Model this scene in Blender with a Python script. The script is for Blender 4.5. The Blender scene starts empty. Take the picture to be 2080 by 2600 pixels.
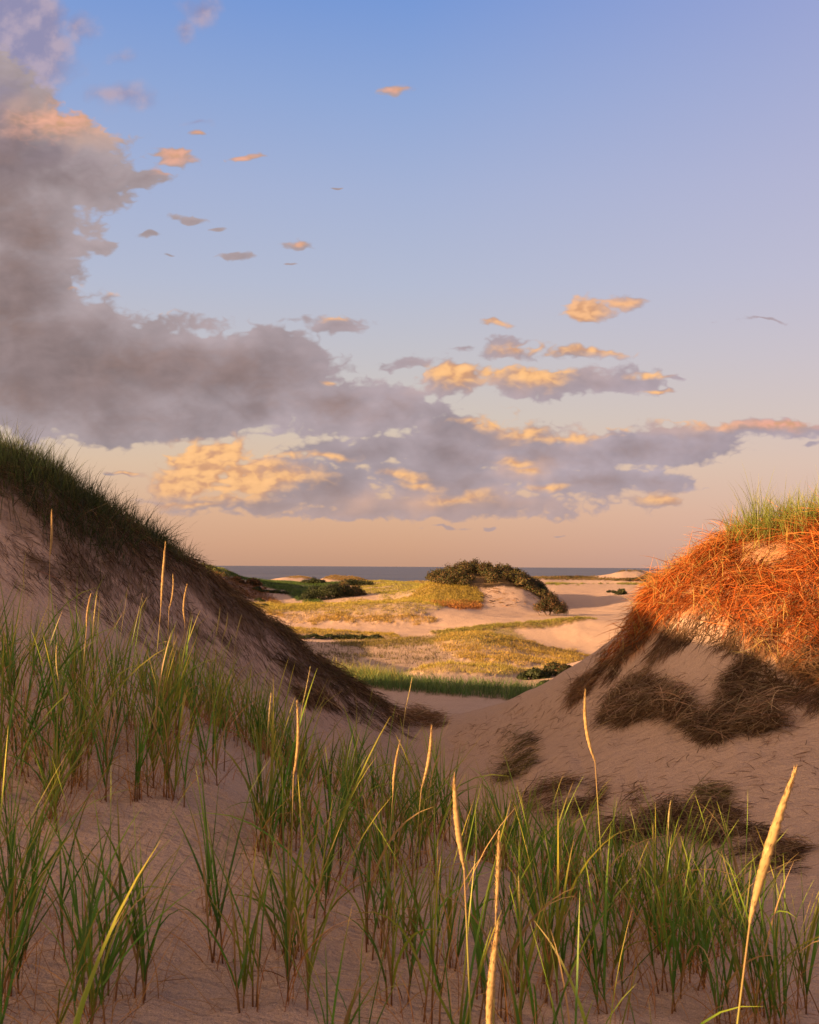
import bpy, math, random
import numpy as np
R = math.radians
rng = np.random.default_rng(7)
random.seed(7)
scene = bpy.context.scene
COL = scene.collection

# ---------------------------------------------------------------- camera model
F, HX, HY, ROLL = 2540.0, 862.5, 1193.0, 0.0058      # photograph measured on a 1725 x 2156 grid
SUN_AZ, SUN_EL = R(-122.0), R(11.0)                   # azimuth from +Y, negative = left; behind the camera to the left
sun_from = np.array([math.sin(SUN_AZ)*math.cos(SUN_EL), math.cos(SUN_AZ)*math.cos(SUN_EL), math.sin(SUN_EL)])

def unroll(px, py):
    dx, dy = px-HX, py-HY
    return HX+dx+dy*(-ROLL), HY+dy+dx*ROLL
def P(px, py, Y):                                     # measured point at depth Y -> (azimuth coordinate, depth, height)
    a, b = unroll(px, py)
    return (a, Y, -(b-HY)/F*Y)

# ---------------------------------------------------------------- noise
def _h(ix, iy, s):
    v = np.sin(ix*127.1+iy*311.7+s*74.7)*43758.5453
    return v-np.floor(v)
def vnoise(x, y, s=0):
    ix, iy = np.floor(x), np.floor(y)
    fx, fy = x-ix, y-iy
    fx, fy = fx*fx*(3-2*fx), fy*fy*(3-2*fy)
    a, b, c, d = _h(ix, iy, s), _h(ix+1, iy, s), _h(ix, iy+1, s), _h(ix+1, iy+1, s)
    return (a*(1-fx)+b*fx)*(1-fy)+(c*(1-fx)+d*fx)*fy
def fbm(x, y, s=0, o=4, g=.5):
    t, a, n = 0, 1, 0
    for i in range(o):
        t = t+a*(vnoise(x*2**i+i*17.3, y*2**i-i*9.1, s+i)-.5); n += a; a *= g
    return t/n*2
def sstep(x, a, b):
    t = np.clip((x-a)/(b-a), 0, 1)
    return t*t*(3-2*t)

# ---------------------------------------------------------------- terrain: ridge and hollow lines from near to far
A40 = R(40.0); C40 = math.cos(A40); U40 = math.tan(A40); PPD = 30.0
SL, SR = HX-F*U40, HX+F*U40
S_MIN, S_MAX = SL-140*PPD, SR+140*PPD
def ends(row, l, r, back):                            # same height behind the camera on both ends
    return [(S_MIN, *back)]+[(SL-600, *l)]+row+[(SR+600, *r)]+[(S_MAX, *back)]
rows = []
def row(pts, l=None, r=None, back=None):
    pts = [p if len(p) == 3 and p[2] < 60 and p[1] < 4000 and isinstance(p, tuple) else p for p in pts]
    l = l or pts[0][1:]; r = r or pts[-1][1:]; back = back or tuple((np.array(l)+np.array(r))/2)
    rows.append(ends(pts, l, r, back))
def PZ(px, Y, z): return (px, Y, z)
# directly under and in front of the camera
row([PZ(-300, .5, -1.33), PZ(2000, .5, -1.42)], back=(.5, -1.38))
row([PZ(-300, 2.0, -1.22), PZ(400, 2.0, -1.30), PZ(1200, 2.0, -1.38), PZ(2000, 2.0, -1.45)])
row([P(-300, 1960, 3.4)[:1]+(3.6, -1.12), PZ(0, 3.7, -1.22), PZ(460, 3.9, -1.31), PZ(862, 3.9, -1.40), PZ(1300, 3.8, -1.44), PZ(1725, 3.8, -1.52), PZ(2100, 3.8, -1.55)])
# crest of the near sand hill
row([P(-300, 1425, 7.6), P(0, 1438, 7.6), P(200, 1448, 7.5), P(360, 1487, 7.3), P(560, 1602, 6.9), P(760, 1715, 6.4),
     P(900, 1765, 6.0), P(1010, 1832, 5.6), P(1130, 1900, 5.2), P(1300, 1975, 4.9), P(1500, 2035, 4.75), P(1725, 2075, 4.7), P(2000, 2080, 4.7)],
    back=(5.0, -1.3))
# hollow behind it
row([PZ(-300, 9.0, -.95), PZ(0, 9.2, -1.0), PZ(200, 9.5, -1.1), PZ(360, 10, -1.32), PZ(560, 10.6, -1.85), PZ(760, 10.5, -2.22),
     PZ(880, 10, -2.32), PZ(1130, 9, -2.10), PZ(1400, 8, -1.93), PZ(1725, 7.5, -1.75), PZ(2000, 7.5, -1.6)], l=(6.2, -.8), r=(7.0, -1.5), back=(6.0, -1.2))
# half way up the two dune faces
row([P(-300, 1240, 10.3), P(0, 1300, 10.7), P(150, 1305, 11.2), P(300, 1345, 12.0), P(430, 1410, 12.7), P(560, 1480, 13.2), P(760, 1590, 13.4), P(880, 1632, 13.2),
     P(1060, 1612, 12.5), P(1200, 1552, 12.0), P(1400, 1482, 11.2), P(1550, 1450, 10.8), P(1725, 1450, 10.4), P(2000, 1440, 10.2)],
    l=(6.8, .35), r=(9.0, -.8), back=(6.4, -.6))
# crest of the two dunes and the saddle between
row([PZ(-1269, 8.6, 1.90), PZ(-700, 9.6, 1.72), PZ(-300, 11.6, 1.36), P(0, 980, 12.6), P(90, 1012, 12.8), P(150, 1048, 13.0), P(220, 1092, 13.2), P(300, 1143, 13.5), P(416, 1208, 14.0), P(530, 1300, 14.6), P(574, 1326, 14.9),
     P(618, 1360, 15.1), P(668, 1393, 15.4), P(735, 1440, 15.8), P(800, 1480, 16.2), P(850, 1511, 16.6), P(890, 1524, 16.6), P(960, 1522, 15.6), P(1060, 1487, 15.0),
     P(1150, 1443, 14.6), P(1230, 1385, 14.2), P(1290, 1345, 14.0), P(1335, 1298, 13.7), P(1385, 1250, 13.5), P(1448, 1205, 13.2), P(1500, 1168, 13.0), P(1560, 1140, 12.9), P(1650, 1122, 12.7), P(1725, 1116, 12.6), P(2000, 1090, 12.0)],
    l=(7.3, 1.95), r=(10.5, .3), back=(6.9, .1))
rows[-1] = [(S_MIN, 6.9, .1), (SL-105*PPD, 6.9, .75), (SL-72*PPD, 6.9, 1.02), (SL-55*PPD, 7.0, 1.25), (SL-44*PPD, 7.1, 1.42), (SL-38*PPD, 7.2, 2.0), (SL-28*PPD, 7.3, 2.1), (SL-21*PPD, 7.3, 2.0)]+rows[-1][2:]  # unseen crest round left and behind, heights shaped to shade foreground and right dune
# behind the crests, still high
row([PZ(-1269, 14, 1.1), PZ(-700, 16, 1.1), PZ(-300, 20, 1.1), P(0, 1035, 22), P(150, 1100, 22), P(300, 1185, 22), P(416, 1255, 22), P(530, 1345, 22), P(618, 1400, 23), P(735, 1470, 23), P(850, 1512, 24),
     P(960, 1510, 24), P(1060, 1508, 24), P(1150, 1500, 22), P(1290, 1400, 19), P(1375, 1300, 18), P(1480, 1230, 18), P(1725, 1200, 18), P(2000, 1195, 17)],
    l=(10, 1.3), r=(14, 0), back=(9, .0))
row([PZ(-1269, 22, -1.0), PZ(-300, 28, -1.2), PZ(0, 29, -1.2), PZ(300, 29, -1.6), PZ(530, 29, -2.8), PZ(735, 28, -3.3), P(850, 1488, 29), P(960, 1487, 29), P(1060, 1490, 29), P(1150, 1492, 28), PZ(1290, 27, -3.4), PZ(2000, 27, -3.0)],
    l=(18, -1.5), r=(22, -2), back=(16, -2))
# grass strip across the valley floor
row([PZ(-300, 36, -3.2), PZ(400, 36, -3.4), P(690, 1425, 37), P(760, 1436, 36), P(900, 1449, 35), P(1000, 1456, 34.5), P(1130, 1468, 34), P(1250, 1474, 34), PZ(2000, 34, -3.8)])
# low mound behind the strip
row([PZ(-300, 45, -1.6), PZ(150, 45, -1.9), PZ(400, 45, -2.4), PZ(560, 45, -3.2), P(640, 1405, 46), P(800, 1424, 45), P(850, 1424, 44), P(880, 1414, 44), P(950, 1403, 44), P(1050, 1406, 44), P(1110, 1416, 44), P(1180, 1400, 45), P(1250, 1380, 46), PZ(2000, 45, -2.8)])
row([PZ(-300, 54, -1.8), PZ(150, 54, -2.0), PZ(400, 54, -2.6), PZ(560, 54, -3.4), P(640, 1388, 54), P(800, 1402, 53), P(880, 1405, 53), P(950, 1406, 52), P(1050, 1409, 52), P(1130, 1414, 52), P(1250, 1402, 52), PZ(2000, 52, -3.6)])
# grassy mound in the middle
row([PZ(-300, 72, -1), PZ(400, 72, -2.5), PZ(560, 72, -4.4), P(640, 1357, 72), P(760, 1362, 72), P(829, 1352, 72), P(930, 1341, 72), P(1010, 1331, 72), P(1080, 1343, 72), P(1139, 1357, 72), P(1236, 1380, 71), PZ(2000, 70, -4.5)])
row([PZ(-300, 84, -3.6), PZ(400, 84, -4.0), P(600, 1350, 83), P(760, 1352, 83), P(829, 1348, 83), P(930, 1343, 83), P(1010, 1340, 83), P(1080, 1352, 84), P(1139, 1364, 84), P(1236, 1372, 84), P(1330, 1372, 84), PZ(2000, 84, -5.0)])
row([PZ(-300, 92, -3.0), PZ(400, 92, -3.8), P(574, 1326, 92), P(719, 1335, 92), P(829, 1337, 92), P(930, 1329, 93), P(1031, 1318, 93), P(1166, 1308, 94), P(1216, 1300, 94), P(1320, 1302, 94), PZ(2000, 94, -3.2)])
row([PZ(-300, 106, -4.6), PZ(400, 106, -5.0), P(574, 1331, 106), P(719, 1333, 106), P(829, 1333, 106), P(930, 1326, 107), P(1031, 1312, 107), P(1166, 1303, 108), P(1320, 1302, 108), PZ(2000, 106, -4.6)])
# golden ridge
row([PZ(-300, 122, -2.6), P(400, 1276, 122), P(523, 1281, 122), P(620, 1280, 122), P(700, 1277, 122), P(760, 1272, 122), P(850, 1270, 122), P(910, 1268, 124), P(940, 1276, 122), P(1014, 1290, 120), P(1100, 1296, 120), P(1200, 1293, 120), P(1330, 1293, 120), PZ(2000, 122, -4.6)])
row([PZ(-300, 133, -3.6), P(400, 1275, 133), P(523, 1283, 133), P(600, 1281, 133), P(700, 1279, 133), P(760, 1276, 133), P(830, 1272, 133), P(885, 1262, 133), P(912, 1256, 133), P(960, 1258, 133), P(1014, 1268, 132), P(1060, 1270, 132), P(1100, 1272, 132), P(1150, 1284, 132), P(1200, 1288, 132), P(1330, 1286, 132), PZ(2000, 133, -4.4)])
# the shrub-topped dune
row([PZ(-300, 150, -2), P(400, 1218, 150), P(470, 1222, 150), P(500, 1243, 150), P(550, 1258, 150), P(600, 1265, 150), P(680, 1264, 150), P(750, 1259, 150), P(820, 1254, 150), P(870, 1244, 150), P(912, 1224, 150), P(950, 1212, 150), P(1000, 1205, 150), P(1060, 1209, 150), P(1100, 1220, 150), P(1140, 1240, 150), P(1180, 1268, 150), P(1250, 1270, 150), P(1330, 1262, 150), PZ(2000, 150, -3.4)])
row([PZ(-300, 185, -1.0), P(400, 1197, 185), P(440, 1198, 185), P(470, 1202, 185), P(500, 1219, 185), P(550, 1236, 185), P(600, 1241, 185), P(680, 1247, 185), P(750, 1240, 185), P(820, 1234, 185), P(900, 1237, 185), P(1000, 1238, 185), P(1100, 1242, 185), P(1160, 1243, 185), P(1250, 1243, 185), P(1370, 1236, 185), PZ(2000, 185, -2.8)])
row([PZ(-300, 235, -2.0), P(400, 1212, 235), P(470, 1216, 235), P(500, 1221, 235), P(567, 1227, 235), P(650, 1231, 235), P(735, 1228, 235), P(800, 1224, 235), P(860, 1227, 235), P(904, 1233, 235), P(1000, 1232, 235), P(1160, 1226, 235), P(1250, 1226, 235), P(1370, 1224, 235), PZ(2000, 235, -2.5)])
row([PZ(-300, 320, -5.0), P(700, 1236, 320), P(1200, 1233, 320), PZ(2000, 320, -4.6)])
row([PZ(-300, 420, -5.4), P(400, 1223, 420), P(567, 1225, 420), P(600, 1219, 420), P(640, 1217, 420), P(670, 1224, 420), P(700, 1214, 420), P(750, 1217, 420), P(780, 1226, 420), P(850, 1227, 420), P(880, 1224, 420), P(910, 1225, 420), P(1000, 1223, 420),
     P(1100, 1214, 420), P(1150, 1212, 420), P(1200, 1214, 420), P(1240, 1211, 420), P(1285, 1204, 420), P(1310, 1197, 420), P(1345, 1196, 420), P(1370, 1203, 420), P(1400, 1205, 420), P(1450, 1207, 420), PZ(2000, 420, -3.5)])
row([PZ(-300, 620, -11.5), PZ(2000, 620, -11.5)])
row([PZ(-300, 900, -16.5), PZ(2000, 900, -16.5)])
row([PZ(-300, 2600, -26), PZ(2000, 2600, -26)])

def th2s(th):
    return np.where(np.abs(th) < A40, HX+F*np.tan(np.clip(th, -A40, A40)), np.where(th < 0, SL+np.degrees(th+A40)*PPD, SR+np.degrees(th-A40)*PPD))
def s2th(s):
    return np.where((s > SL) & (s < SR), np.arctan((s-HX)/F), np.where(s < HX, -A40+np.radians((s-SL)/PPD), A40+np.radians((s-SR)/PPD)))
def seg(a, b, n): return np.linspace(a, b, n, endpoint=False)
S = np.concatenate([seg(S_MIN, SL, 90), seg(SL, -160, 60), seg(-160, 1900, 590), seg(1900, SR, 50), np.linspace(SR, S_MAX, 91)])
def lg(a, b, n): return np.exp(np.linspace(math.log(a), math.log(b), n, endpoint=False))
DG = np.concatenate([lg(.5, 2.4, 60), lg(2.4, 4.5, 90), lg(4.5, 17.5, 380), lg(17.5, 60, 170), lg(60, 260, 260), lg(260, 600, 80), lg(600, 2590, 26), [2590]])
LD = np.log(DG)
def smooth(v, x, w):
    k = np.arange(-3, 4); out = 0
    ww = np.exp(-.5*(k/1.5)**2); ww /= ww.sum()
    return sum(c*np.interp(x+kk*w, x, v) for kk, c in zip(k, ww))
KD = np.array([smooth(np.interp(S, [p[0] for p in r], [math.log(p[1]) for p in r]), S, 9) for r in rows])
KZ = np.array([smooth(np.interp(S, [p[0] for p in r], [p[2] for p in r]), S, 5 if i < 9 else 3.5) for i, r in enumerate(rows)])
def pchip(x, y, xi):
    h = np.diff(x); d = np.diff(y)/h
    m = np.zeros_like(y)
    w1, w2 = 2*h[1:]+h[:-1], h[1:]+2*h[:-1]
    ok = d[:-1]*d[1:] > 0
    with np.errstate(all='ignore'):
        m[1:-1] = np.where(ok, (w1+w2)/(w1/d[:-1]+w2/d[1:]), 0)
    m[0], m[-1] = d[0], d[-1]
    k = np.clip(np.searchsorted(x, xi)-1, 0, len(h)-1)
    t = (xi-x[k])/h[k]; t = np.clip(t, 0, 1)
    t2, t3 = t*t, t*t*t
    return (2*t3-3*t2+1)*y[k]+(t3-2*t2+t)*h[k]*m[k]+(-2*t3+3*t2)*y[k+1]+(t3-t2)*h[k]*m[k+1]
ZG = np.empty((len(S), len(DG)))
for i in range(len(S)):
    xk = KD[:, i].copy()
    for k in range(1, len(xk)): xk[k] = max(xk[k], xk[k-1]+.01)
    ZG[i] = pchip(xk, KZ[:, i], LD)
TH = s2th(S)
SG, DGG = np.meshgrid(S, DG, indexing='ij'); THG = s2th(SG)
RR = np.where(np.abs(THG) < A40, DGG/np.cos(np.clip(THG, -A40, A40)), DGG/C40)
XG, YG = RR*np.sin(THG), RR*np.cos(THG)
ZG += .030*fbm(XG/1.6, YG/1.6, 1)*sstep(DGG, 2, 6)
ZG += .016*fbm(XG/.45, YG/.45, 11, 3)*(1-sstep(DGG, 20, 40))
ZG += .16*fbm(XG/9, YG/9, 2)*sstep(DGG, 24, 60)
ZG += .10*fbm(XG/2.5, YG/2.5, 3)*sstep(DGG, 40, 90)
ZG += .40*fbm(XG/30, YG/30, 4)*sstep(DGG, 200, 400)
ZG += .007*fbm(XG/.14, YG/.14, 13, 2)*(1-sstep(DGG, 7, 9))
# gullies down the two dune faces
face = sstep(DGG, 9, 10.5)*(1-sstep(DGG, 14.5, 16.5))
ZG += face*.05*fbm(SG/45+DGG*.6*np.sign(SG-HX), DGG/2.2, 5, 3)
def gidx(s, D):
    fi = np.interp(s, S, np.arange(len(S))); fj = np.interp(np.log(np.maximum(D, .51)), LD, np.arange(len(LD)))
    i, j = np.minimum(fi.astype(int), len(S)-2), np.minimum(fj.astype(int), len(LD)-2)
    return i, j, fi-i, fj-j
def Gs(G, s, D):
    i, j, a, b = gidx(s, D)
    return (G[i, j]*(1-a)+G[i+1, j]*a)*(1-b)+(G[i, j+1]*(1-a)+G[i+1, j+1]*a)*b
def hz(x, y):                                         # ground height at a world point
    x, y = np.asarray(x, float), np.asarray(y, float)
    th = np.arctan2(x, y); r = np.hypot(x, y)
    return Gs(ZG, th2s(th), np.where(np.abs(th) < A40, r*np.cos(th), r*C40))
def slope(x, y, e=.12):
    return (hz(x+e, y)-hz(x-e, y))/(2*e), (hz(x, y+e)-hz(x, y-e))/(2*e)
def on_ground(px, py, near=1.0, far=900.0):          # where the sight line through a measured point first meets the ground
    a, b = unroll(px, py)
    D = DG[(DG >= near) & (DG <= far)]
    z = Gs(ZG, np.full(len(D), a), D)
    zr = -(b-HY)/F*D
    k = np.argmax(z >= zr)
    if not (z >= zr).any(): k = np.argmin(zr-z)
    if k > 0:
        e0, e1 = zr[k-1]-z[k-1], zr[k]-z[k]; t = e0/(e0-e1) if e0 != e1 else 0; t = min(max(t, 0), 1); d = D[k-1]+(D[k]-D[k-1])*t
    else: d = D[k]
    return (a-HX)/F*d, d, float(Gs(ZG, np.array([a]), np.array([d]))[0])
def proj(x, y, z):                                    # world -> measured picture coordinates (for masks of what grows where)
    a = HX+F*x/y; b = HY-F*z/y
    return a+(b-HY)*ROLL, b-(a-HX)*ROLL

# ---------------------------------------------------------------- materials
def newmat(name):
    m = bpy.data.materials.new(name); m.use_nodes = True
    nt = m.node_tree; nt.nodes.clear()
    return m, nt
def nd(nt, t, ins=None, **kw):
    n = nt.nodes.new(t)
    for k, v in kw.items(): setattr(n, k, v)
    for k, v in (ins or {}).items():
        if isinstance(v, bpy.types.NodeSocket): nt.links.new(v, n.inputs[k])
        else: n.inputs[k].default_value = v
    return n
def mth(nt, op, a, b=None, c=None, clamp=False):
    n = nt.nodes.new('ShaderNodeMath'); n.operation = op; n.use_clamp = clamp
    for i, v in enumerate((a, b, c)):
        if v is None: continue
        if isinstance(v, bpy.types.NodeSocket): nt.links.new(v, n.inputs[i])
        else: n.inputs[i].default_value = v
    return n.outputs[0]
def mixc(nt, f, a, b):
    n = nt.nodes.new('ShaderNodeMix'); n.data_type = 'RGBA'
    for i, v in ((0, f), (6, a), (7, b)):
        if isinstance(v, bpy.types.NodeSocket): nt.links.new(v, n.inputs[i])
        elif i == 0: n.inputs[0].default_value = v
        else: n.inputs[i].default_value = (*v, 1)
    return n.outputs[2]
def srgb(r, g, b):
    return tuple(((c/255+.055)/1.055)**2.4 if c > 10.3 else c/255/12.92 for c in (r, g, b))

def sand_material():
    m, nt = newmat('dune_sand')
    geo = nd(nt, 'ShaderNodeNewGeometry'); pos = geo.outputs['Position']
    cov = nd(nt, 'ShaderNodeAttribute', attribute_name='cover')
    n1 = nd(nt, 'ShaderNodeTexNoise', {'Vector': pos, 'Scale': 1.1, 'Detail': 6.0, 'Roughness': .6})
    n2 = nd(nt, 'ShaderNodeTexNoise', {'Vector': pos, 'Scale': 260.0, 'Detail': 2.0})
    n3 = nd(nt, 'ShaderNodeTexNoise', {'Vector': pos, 'Scale': 900.0, 'Detail': 0.0})
    r1 = mth(nt, 'MULTIPLY_ADD', n1.outputs[0], .9, .05)
    base = mixc(nt, r1, (.42, .305, .215), (.52, .387, .275))
    sp = mth(nt, 'MULTIPLY_ADD', n2.outputs[0], 1.5, .25)
    hsv = nd(nt, 'ShaderNodeHueSaturation', {'Color': base, 'Value': sp})
    sp2 = mth(nt, 'MULTIPLY_ADD', n3.outputs[0], 1.4, .3)
    hsv2 = nd(nt, 'ShaderNodeHueSaturation', {'Color': hsv.outputs[0], 'Value': sp2})
    n4 = nd(nt, 'ShaderNodeTexNoise', {'Vector': pos, 'Scale': 3.0, 'Detail': 5.0, 'Roughness': .7})
    al = mth(nt, 'MULTIPLY', cov.outputs['Alpha'], mth(nt, 'MULTIPLY_ADD', n4.outputs[0], 1.6, .2, clamp=True), clamp=True)
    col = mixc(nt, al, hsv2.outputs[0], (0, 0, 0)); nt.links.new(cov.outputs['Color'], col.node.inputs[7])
    # shallow wind ripples, pocks and grains
    mp = nd(nt, 'ShaderNodeMapping', {'Vector': pos, 'Rotation': (0, 0, .5), 'Scale': (1, 3.2, 1)})
    b1 = nd(nt, 'ShaderNodeTexNoise', {'Vector': mp.outputs[0], 'Scale': 3.2, 'Detail': 4.0, 'Roughness': .5})
    b2 = nd(nt, 'ShaderNodeTexNoise', {'Vector': pos, 'Scale': 26.0, 'Detail': 3.0, 'Roughness': .6})
    b3 = nd(nt, 'ShaderNodeTexNoise', {'Vector': pos, 'Scale': 320.0, 'Detail': 1.0})
    bp1 = nd(nt, 'ShaderNodeBump', {'Height': b1.outputs[0], 'Strength': .5, 'Distance': .10})
    bp2 = nd(nt, 'ShaderNodeBump', {'Height': b2.outputs[0], 'Strength': .9, 'Distance': .03, 'Normal': bp1.outputs[0]})
    bp3 = nd(nt, 'ShaderNodeBump', {'Height': b3.outputs[0], 'Strength': .5, 'Distance': .0018, 'Normal': bp2.outputs[0]})
    bs = nd(nt, 'ShaderNodeBsdfPrincipled', {'Base Color': col, 'Roughness': .95, 'Normal': bp3.outputs[0]})
    bs.inputs['Specular IOR Level'].default_value = .15
    o = nd(nt, 'ShaderNodeOutputMaterial', {'Surface': bs.outputs[0]})
    return m
def blade_material(name, trans=.35, rough=.55, spec=.3):
    m, nt = newmat(name)
    a = nd(nt, 'ShaderNodeAttribute', attribute_name='tint')
    bs = nd(nt, 'ShaderNodeBsdfPrincipled', {'Base Color': a.outputs['Color'], 'Roughness': rough})
    bs.inputs['Specular IOR Level'].default_value = spec
    tr = nd(nt, 'ShaderNodeBsdfTranslucent', {'Color': a.outputs['Color']})
    mx = nd(nt, 'ShaderNodeMixShader', {0: trans, 1: bs.outputs[0], 2: tr.outputs[0]})
    nd(nt, 'ShaderNodeOutputMaterial', {'Surface': mx.outputs[0]})
    return m
def plain_material(name, c1, c2, scale, rough=.8):
    m, nt = newmat(name)
    geo = nd(nt, 'ShaderNodeNewGeometry')
    n = nd(nt, 'ShaderNodeTexNoise', {'Vector': geo.outputs['Position'], 'Scale': scale, 'Detail': 4.0})
    bs = nd(nt, 'ShaderNodeBsdfPrincipled', {'Base Color': mixc(nt, n.outputs[0], c1, c2), 'Roughness': rough})
    nd(nt, 'ShaderNodeOutputMaterial', {'Surface': bs.outputs[0]})
    return m
M_SAND = sand_material()
M_GRASS = blade_material('green_grass_blades', .34, .5, .3)
M_DRY = blade_material('dead_grass_blades', .18, .8, .12)
M_SEED = blade_material('seed_head_straw', .30, .75, .2)
M_LEAF = blade_material('shrub_leaves', .22, .6, .2)
M_BARK = plain_material('shrub_stems', (.06, .04, .025), (.14, .09, .06), 20)

# ---------------------------------------------------------------- mesh plumbing
def mesh_np(name, V, Fq, mat, tint=None, tri=False, attr='tint', smooth_=False, nseg=4):
    me = bpy.data.meshes.new(name)
    V = np.ascontiguousarray(V, dtype=np.float32); Fq = np.ascontiguousarray(Fq, dtype=np.int32)
    me.vertices.add(len(V)); me.vertices.foreach_set('co', V.ravel())
    k = Fq.shape[1]
    me.loops.add(Fq.size); me.loops.foreach_set('vertex_index', Fq.ravel())
    me.polygons.add(len(Fq)); me.polygons.foreach_set('loop_start', np.arange(0, Fq.size, k, dtype=np.int32))
    me.polygons.foreach_set('loop_total', np.full(len(Fq), k, dtype=np.int32))
    if smooth_: me.polygons.foreach_set('use_smooth', np.ones(len(Fq), dtype=bool))
    if tint is not None:
        ca = me.color_attributes.new(attr, 'FLOAT_COLOR', 'POINT')
        t = np.ones((len(V), 4), np.float32); t[:, :tint.shape[1]] = tint
        ca.data.foreach_set('color', t.ravel())
    me.materials.append(mat); me.update(); me.validate()
    return me
def link(name, me, loc=(0, 0, 0), parent=None, **props):
    o = bpy.data.objects.new(name, me); COL.objects.link(o); o.location = loc
    if parent is not None: o.parent = parent
    for k, v in props.items(): o[k] = v
    return o

def blades(root, head, length, phi0, curve, width, cb, cm, ct, segs=5, twist=None, wig=0.0, follow=None, tippow=1.0):
    """Tapered ribbons. root (N,3), head = compass heading, phi0 = first angle from vertical, curve = added angle towards the tip."""
    N = len(head)
    t = np.linspace(0, 1, segs+1)
    ph = phi0[:, None]+curve[:, None]*t[None]**1.6
    hd = head[:, None]+(wig*rng.normal(size=(N, 1)))*t[None]**1.3 if wig else np.repeat(head[:, None], segs+1, 1)
    ds = length/segs
    dirs = np.stack([np.sin(ph)*np.sin(hd), np.sin(ph)*np.cos(hd), np.cos(ph)], -1)
    mid = (dirs[:, 1:]+dirs[:, :-1])/2
    pts = np.concatenate([np.zeros((N, 1, 3)), np.cumsum(mid*ds[:, None, None], 1)], 1)+root[:, None]
    if follow is not None:                            # keep draped blades just above the ground
        g = hz(pts[..., 0], pts[..., 1])+follow[:, None]*(.3+.7*np.sin(np.pi*np.clip(t, 0, .9)))[None]
        pts[..., 2] = np.where(pts[..., 2] < g, g, pts[..., 2])
    side = np.stack([np.cos(hd), -np.sin(hd), np.zeros_like(hd)], -1)
    if twist is None: twist = rng.uniform(-1.3, 1.3, N)
    up = np.cross(side, dirs)
    tw = twist[:, None, None]*np.ones((1, segs+1, 1))
    sv = side*np.cos(tw)+up*np.sin(tw)
    wt = np.interp(t, [0, .12, .5, .85, 1], [.7, 1, .85, .4, .04])
    hw = (width[:, None]*wt[None]/2)[..., None]
    V = np.stack([pts-sv*hw, pts+sv*hw], 2).reshape(-1, 3)
    b = (np.arange(N)*(segs+1)*2)[:, None]; j = np.arange(segs)[None]*2
    Fq = np.stack([b+j, b+j+1, b+j+3, b+j+2], -1).reshape(-1, 4)
    tt = t[None, :, None]
    k1 = np.clip(tt/.22, 0, 1); k2 = np.clip((tt-.55)/.45, 0, 1)**tippow
    C = (cb[:, None]*(1-k1)+cm[:, None]*k1)*(1-k2)+ct[:, None]*k2
    C = np.repeat(C[:, :, None], 2, 2).reshape(-1, 3)
    return V, Fq, C
def join(parts):
    off = 0; Vs, Fs, Cs = [], [], []
    for V, Fq, C in parts:
        Vs.append(V); Fs.append(Fq+off); Cs.append(C); off += len(V)
    return np.concatenate(Vs), np.concatenate(Fs), np.concatenate(Cs)
def jit(c, n, s=.15, hue=.06):
    c = np.array(c)[None]*(1+s*rng.normal(size=(n, 1)))*(1+hue*rng.normal(size=(n, 3)))
    return np.clip(c, .004, .95)
def tube(pts, rad, c, k=6):
    pts = np.array(pts, float); n = len(pts); rad = np.broadcast_to(rad, (n,))
    d = np.gradient(pts, axis=0); d /= np.linalg.norm(d, axis=1)[:, None]+1e-9
    a = np.cross(d, [0.13, 1, .05]); a /= np.linalg.norm(a, axis=1)[:, None]+1e-9; b = np.cross(d, a)
    an = np.arange(k)*2*math.pi/k
    V = pts[:, None]+(a[:, None]*np.cos(an)[None, :, None]+b[:, None]*np.sin(an)[None, :, None])*rad[:, None, None]
    i = np.arange(n-1)[:, None]*k; j = np.arange(k)[None]; j2 = (j+1) % k
    Fq = np.stack([i+j, i+j2, i+k+j2, i+k+j], -1).reshape(-1, 4)
    C = np.broadcast_to(np.asarray(c, float), (n, 3)) if np.ndim(c) == 1 else np.asarray(c)
    return V.reshape(-1, 3), Fq, np.repeat(C, k, 0)

# ---------------------------------------------------------------- what covers the ground where
def inpoly(px, py, poly):
    c = np.zeros(px.shape, bool); n = len(poly)
    for i in range(n):
        x1, y1 = poly[i]; x2, y2 = poly[(i+1) % n]
        if y1 == y2: continue
        c ^= ((y1 > py) != (y2 > py)) & (px < (x2-x1)*(py-y1)/(y2-y1)+x1)
    return c
def soft(px, py, poly, w, amp=None):
    """1 inside, 0 outside, with a ragged edge about w wide"""
    P0 = np.array(poly, float)
    bb = (px > P0[:, 0].min()-3*w) & (px < P0[:, 0].max()+3*w) & (py > P0[:, 1].min()-3*w) & (py < P0[:, 1].max()+3*w)
    out = np.zeros(px.shape)
    if not bb.any(): return out
    x, y = px[bb], py[bb]
    d = np.full(x.shape, 1e9)
    for i in range(len(P0)):
        a, b = P0[i], P0[(i+1) % len(P0)]; e = b-a
        t = np.clip(((x-a[0])*e[0]+(y-a[1])*e[1])/(e@e+1e-9), 0, 1)
        d = np.minimum(d, np.hypot(x-a[0]-t*e[0], y-a[1]-t*e[1]))
    d = np.where(inpoly(x, y, poly), d, -d)
    nz = fbm(x/(w*2.2), y/(w*1.3), 9, 4)*w*1.6
    out[bb] = sstep(d+nz, -w*.5, w*.5)
    return out
GREEN, LGREEN, GOLD, STRAW = (.075, .115, .022), (.15, .17, .035), (.34, .24, .055), (.42, .28, .10)
DEAD, RUST, DARK, OLIVE = (.16, .09, .045), (.36, .15, .04), (.035, .035, .015), (.12, .12, .03)
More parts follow.
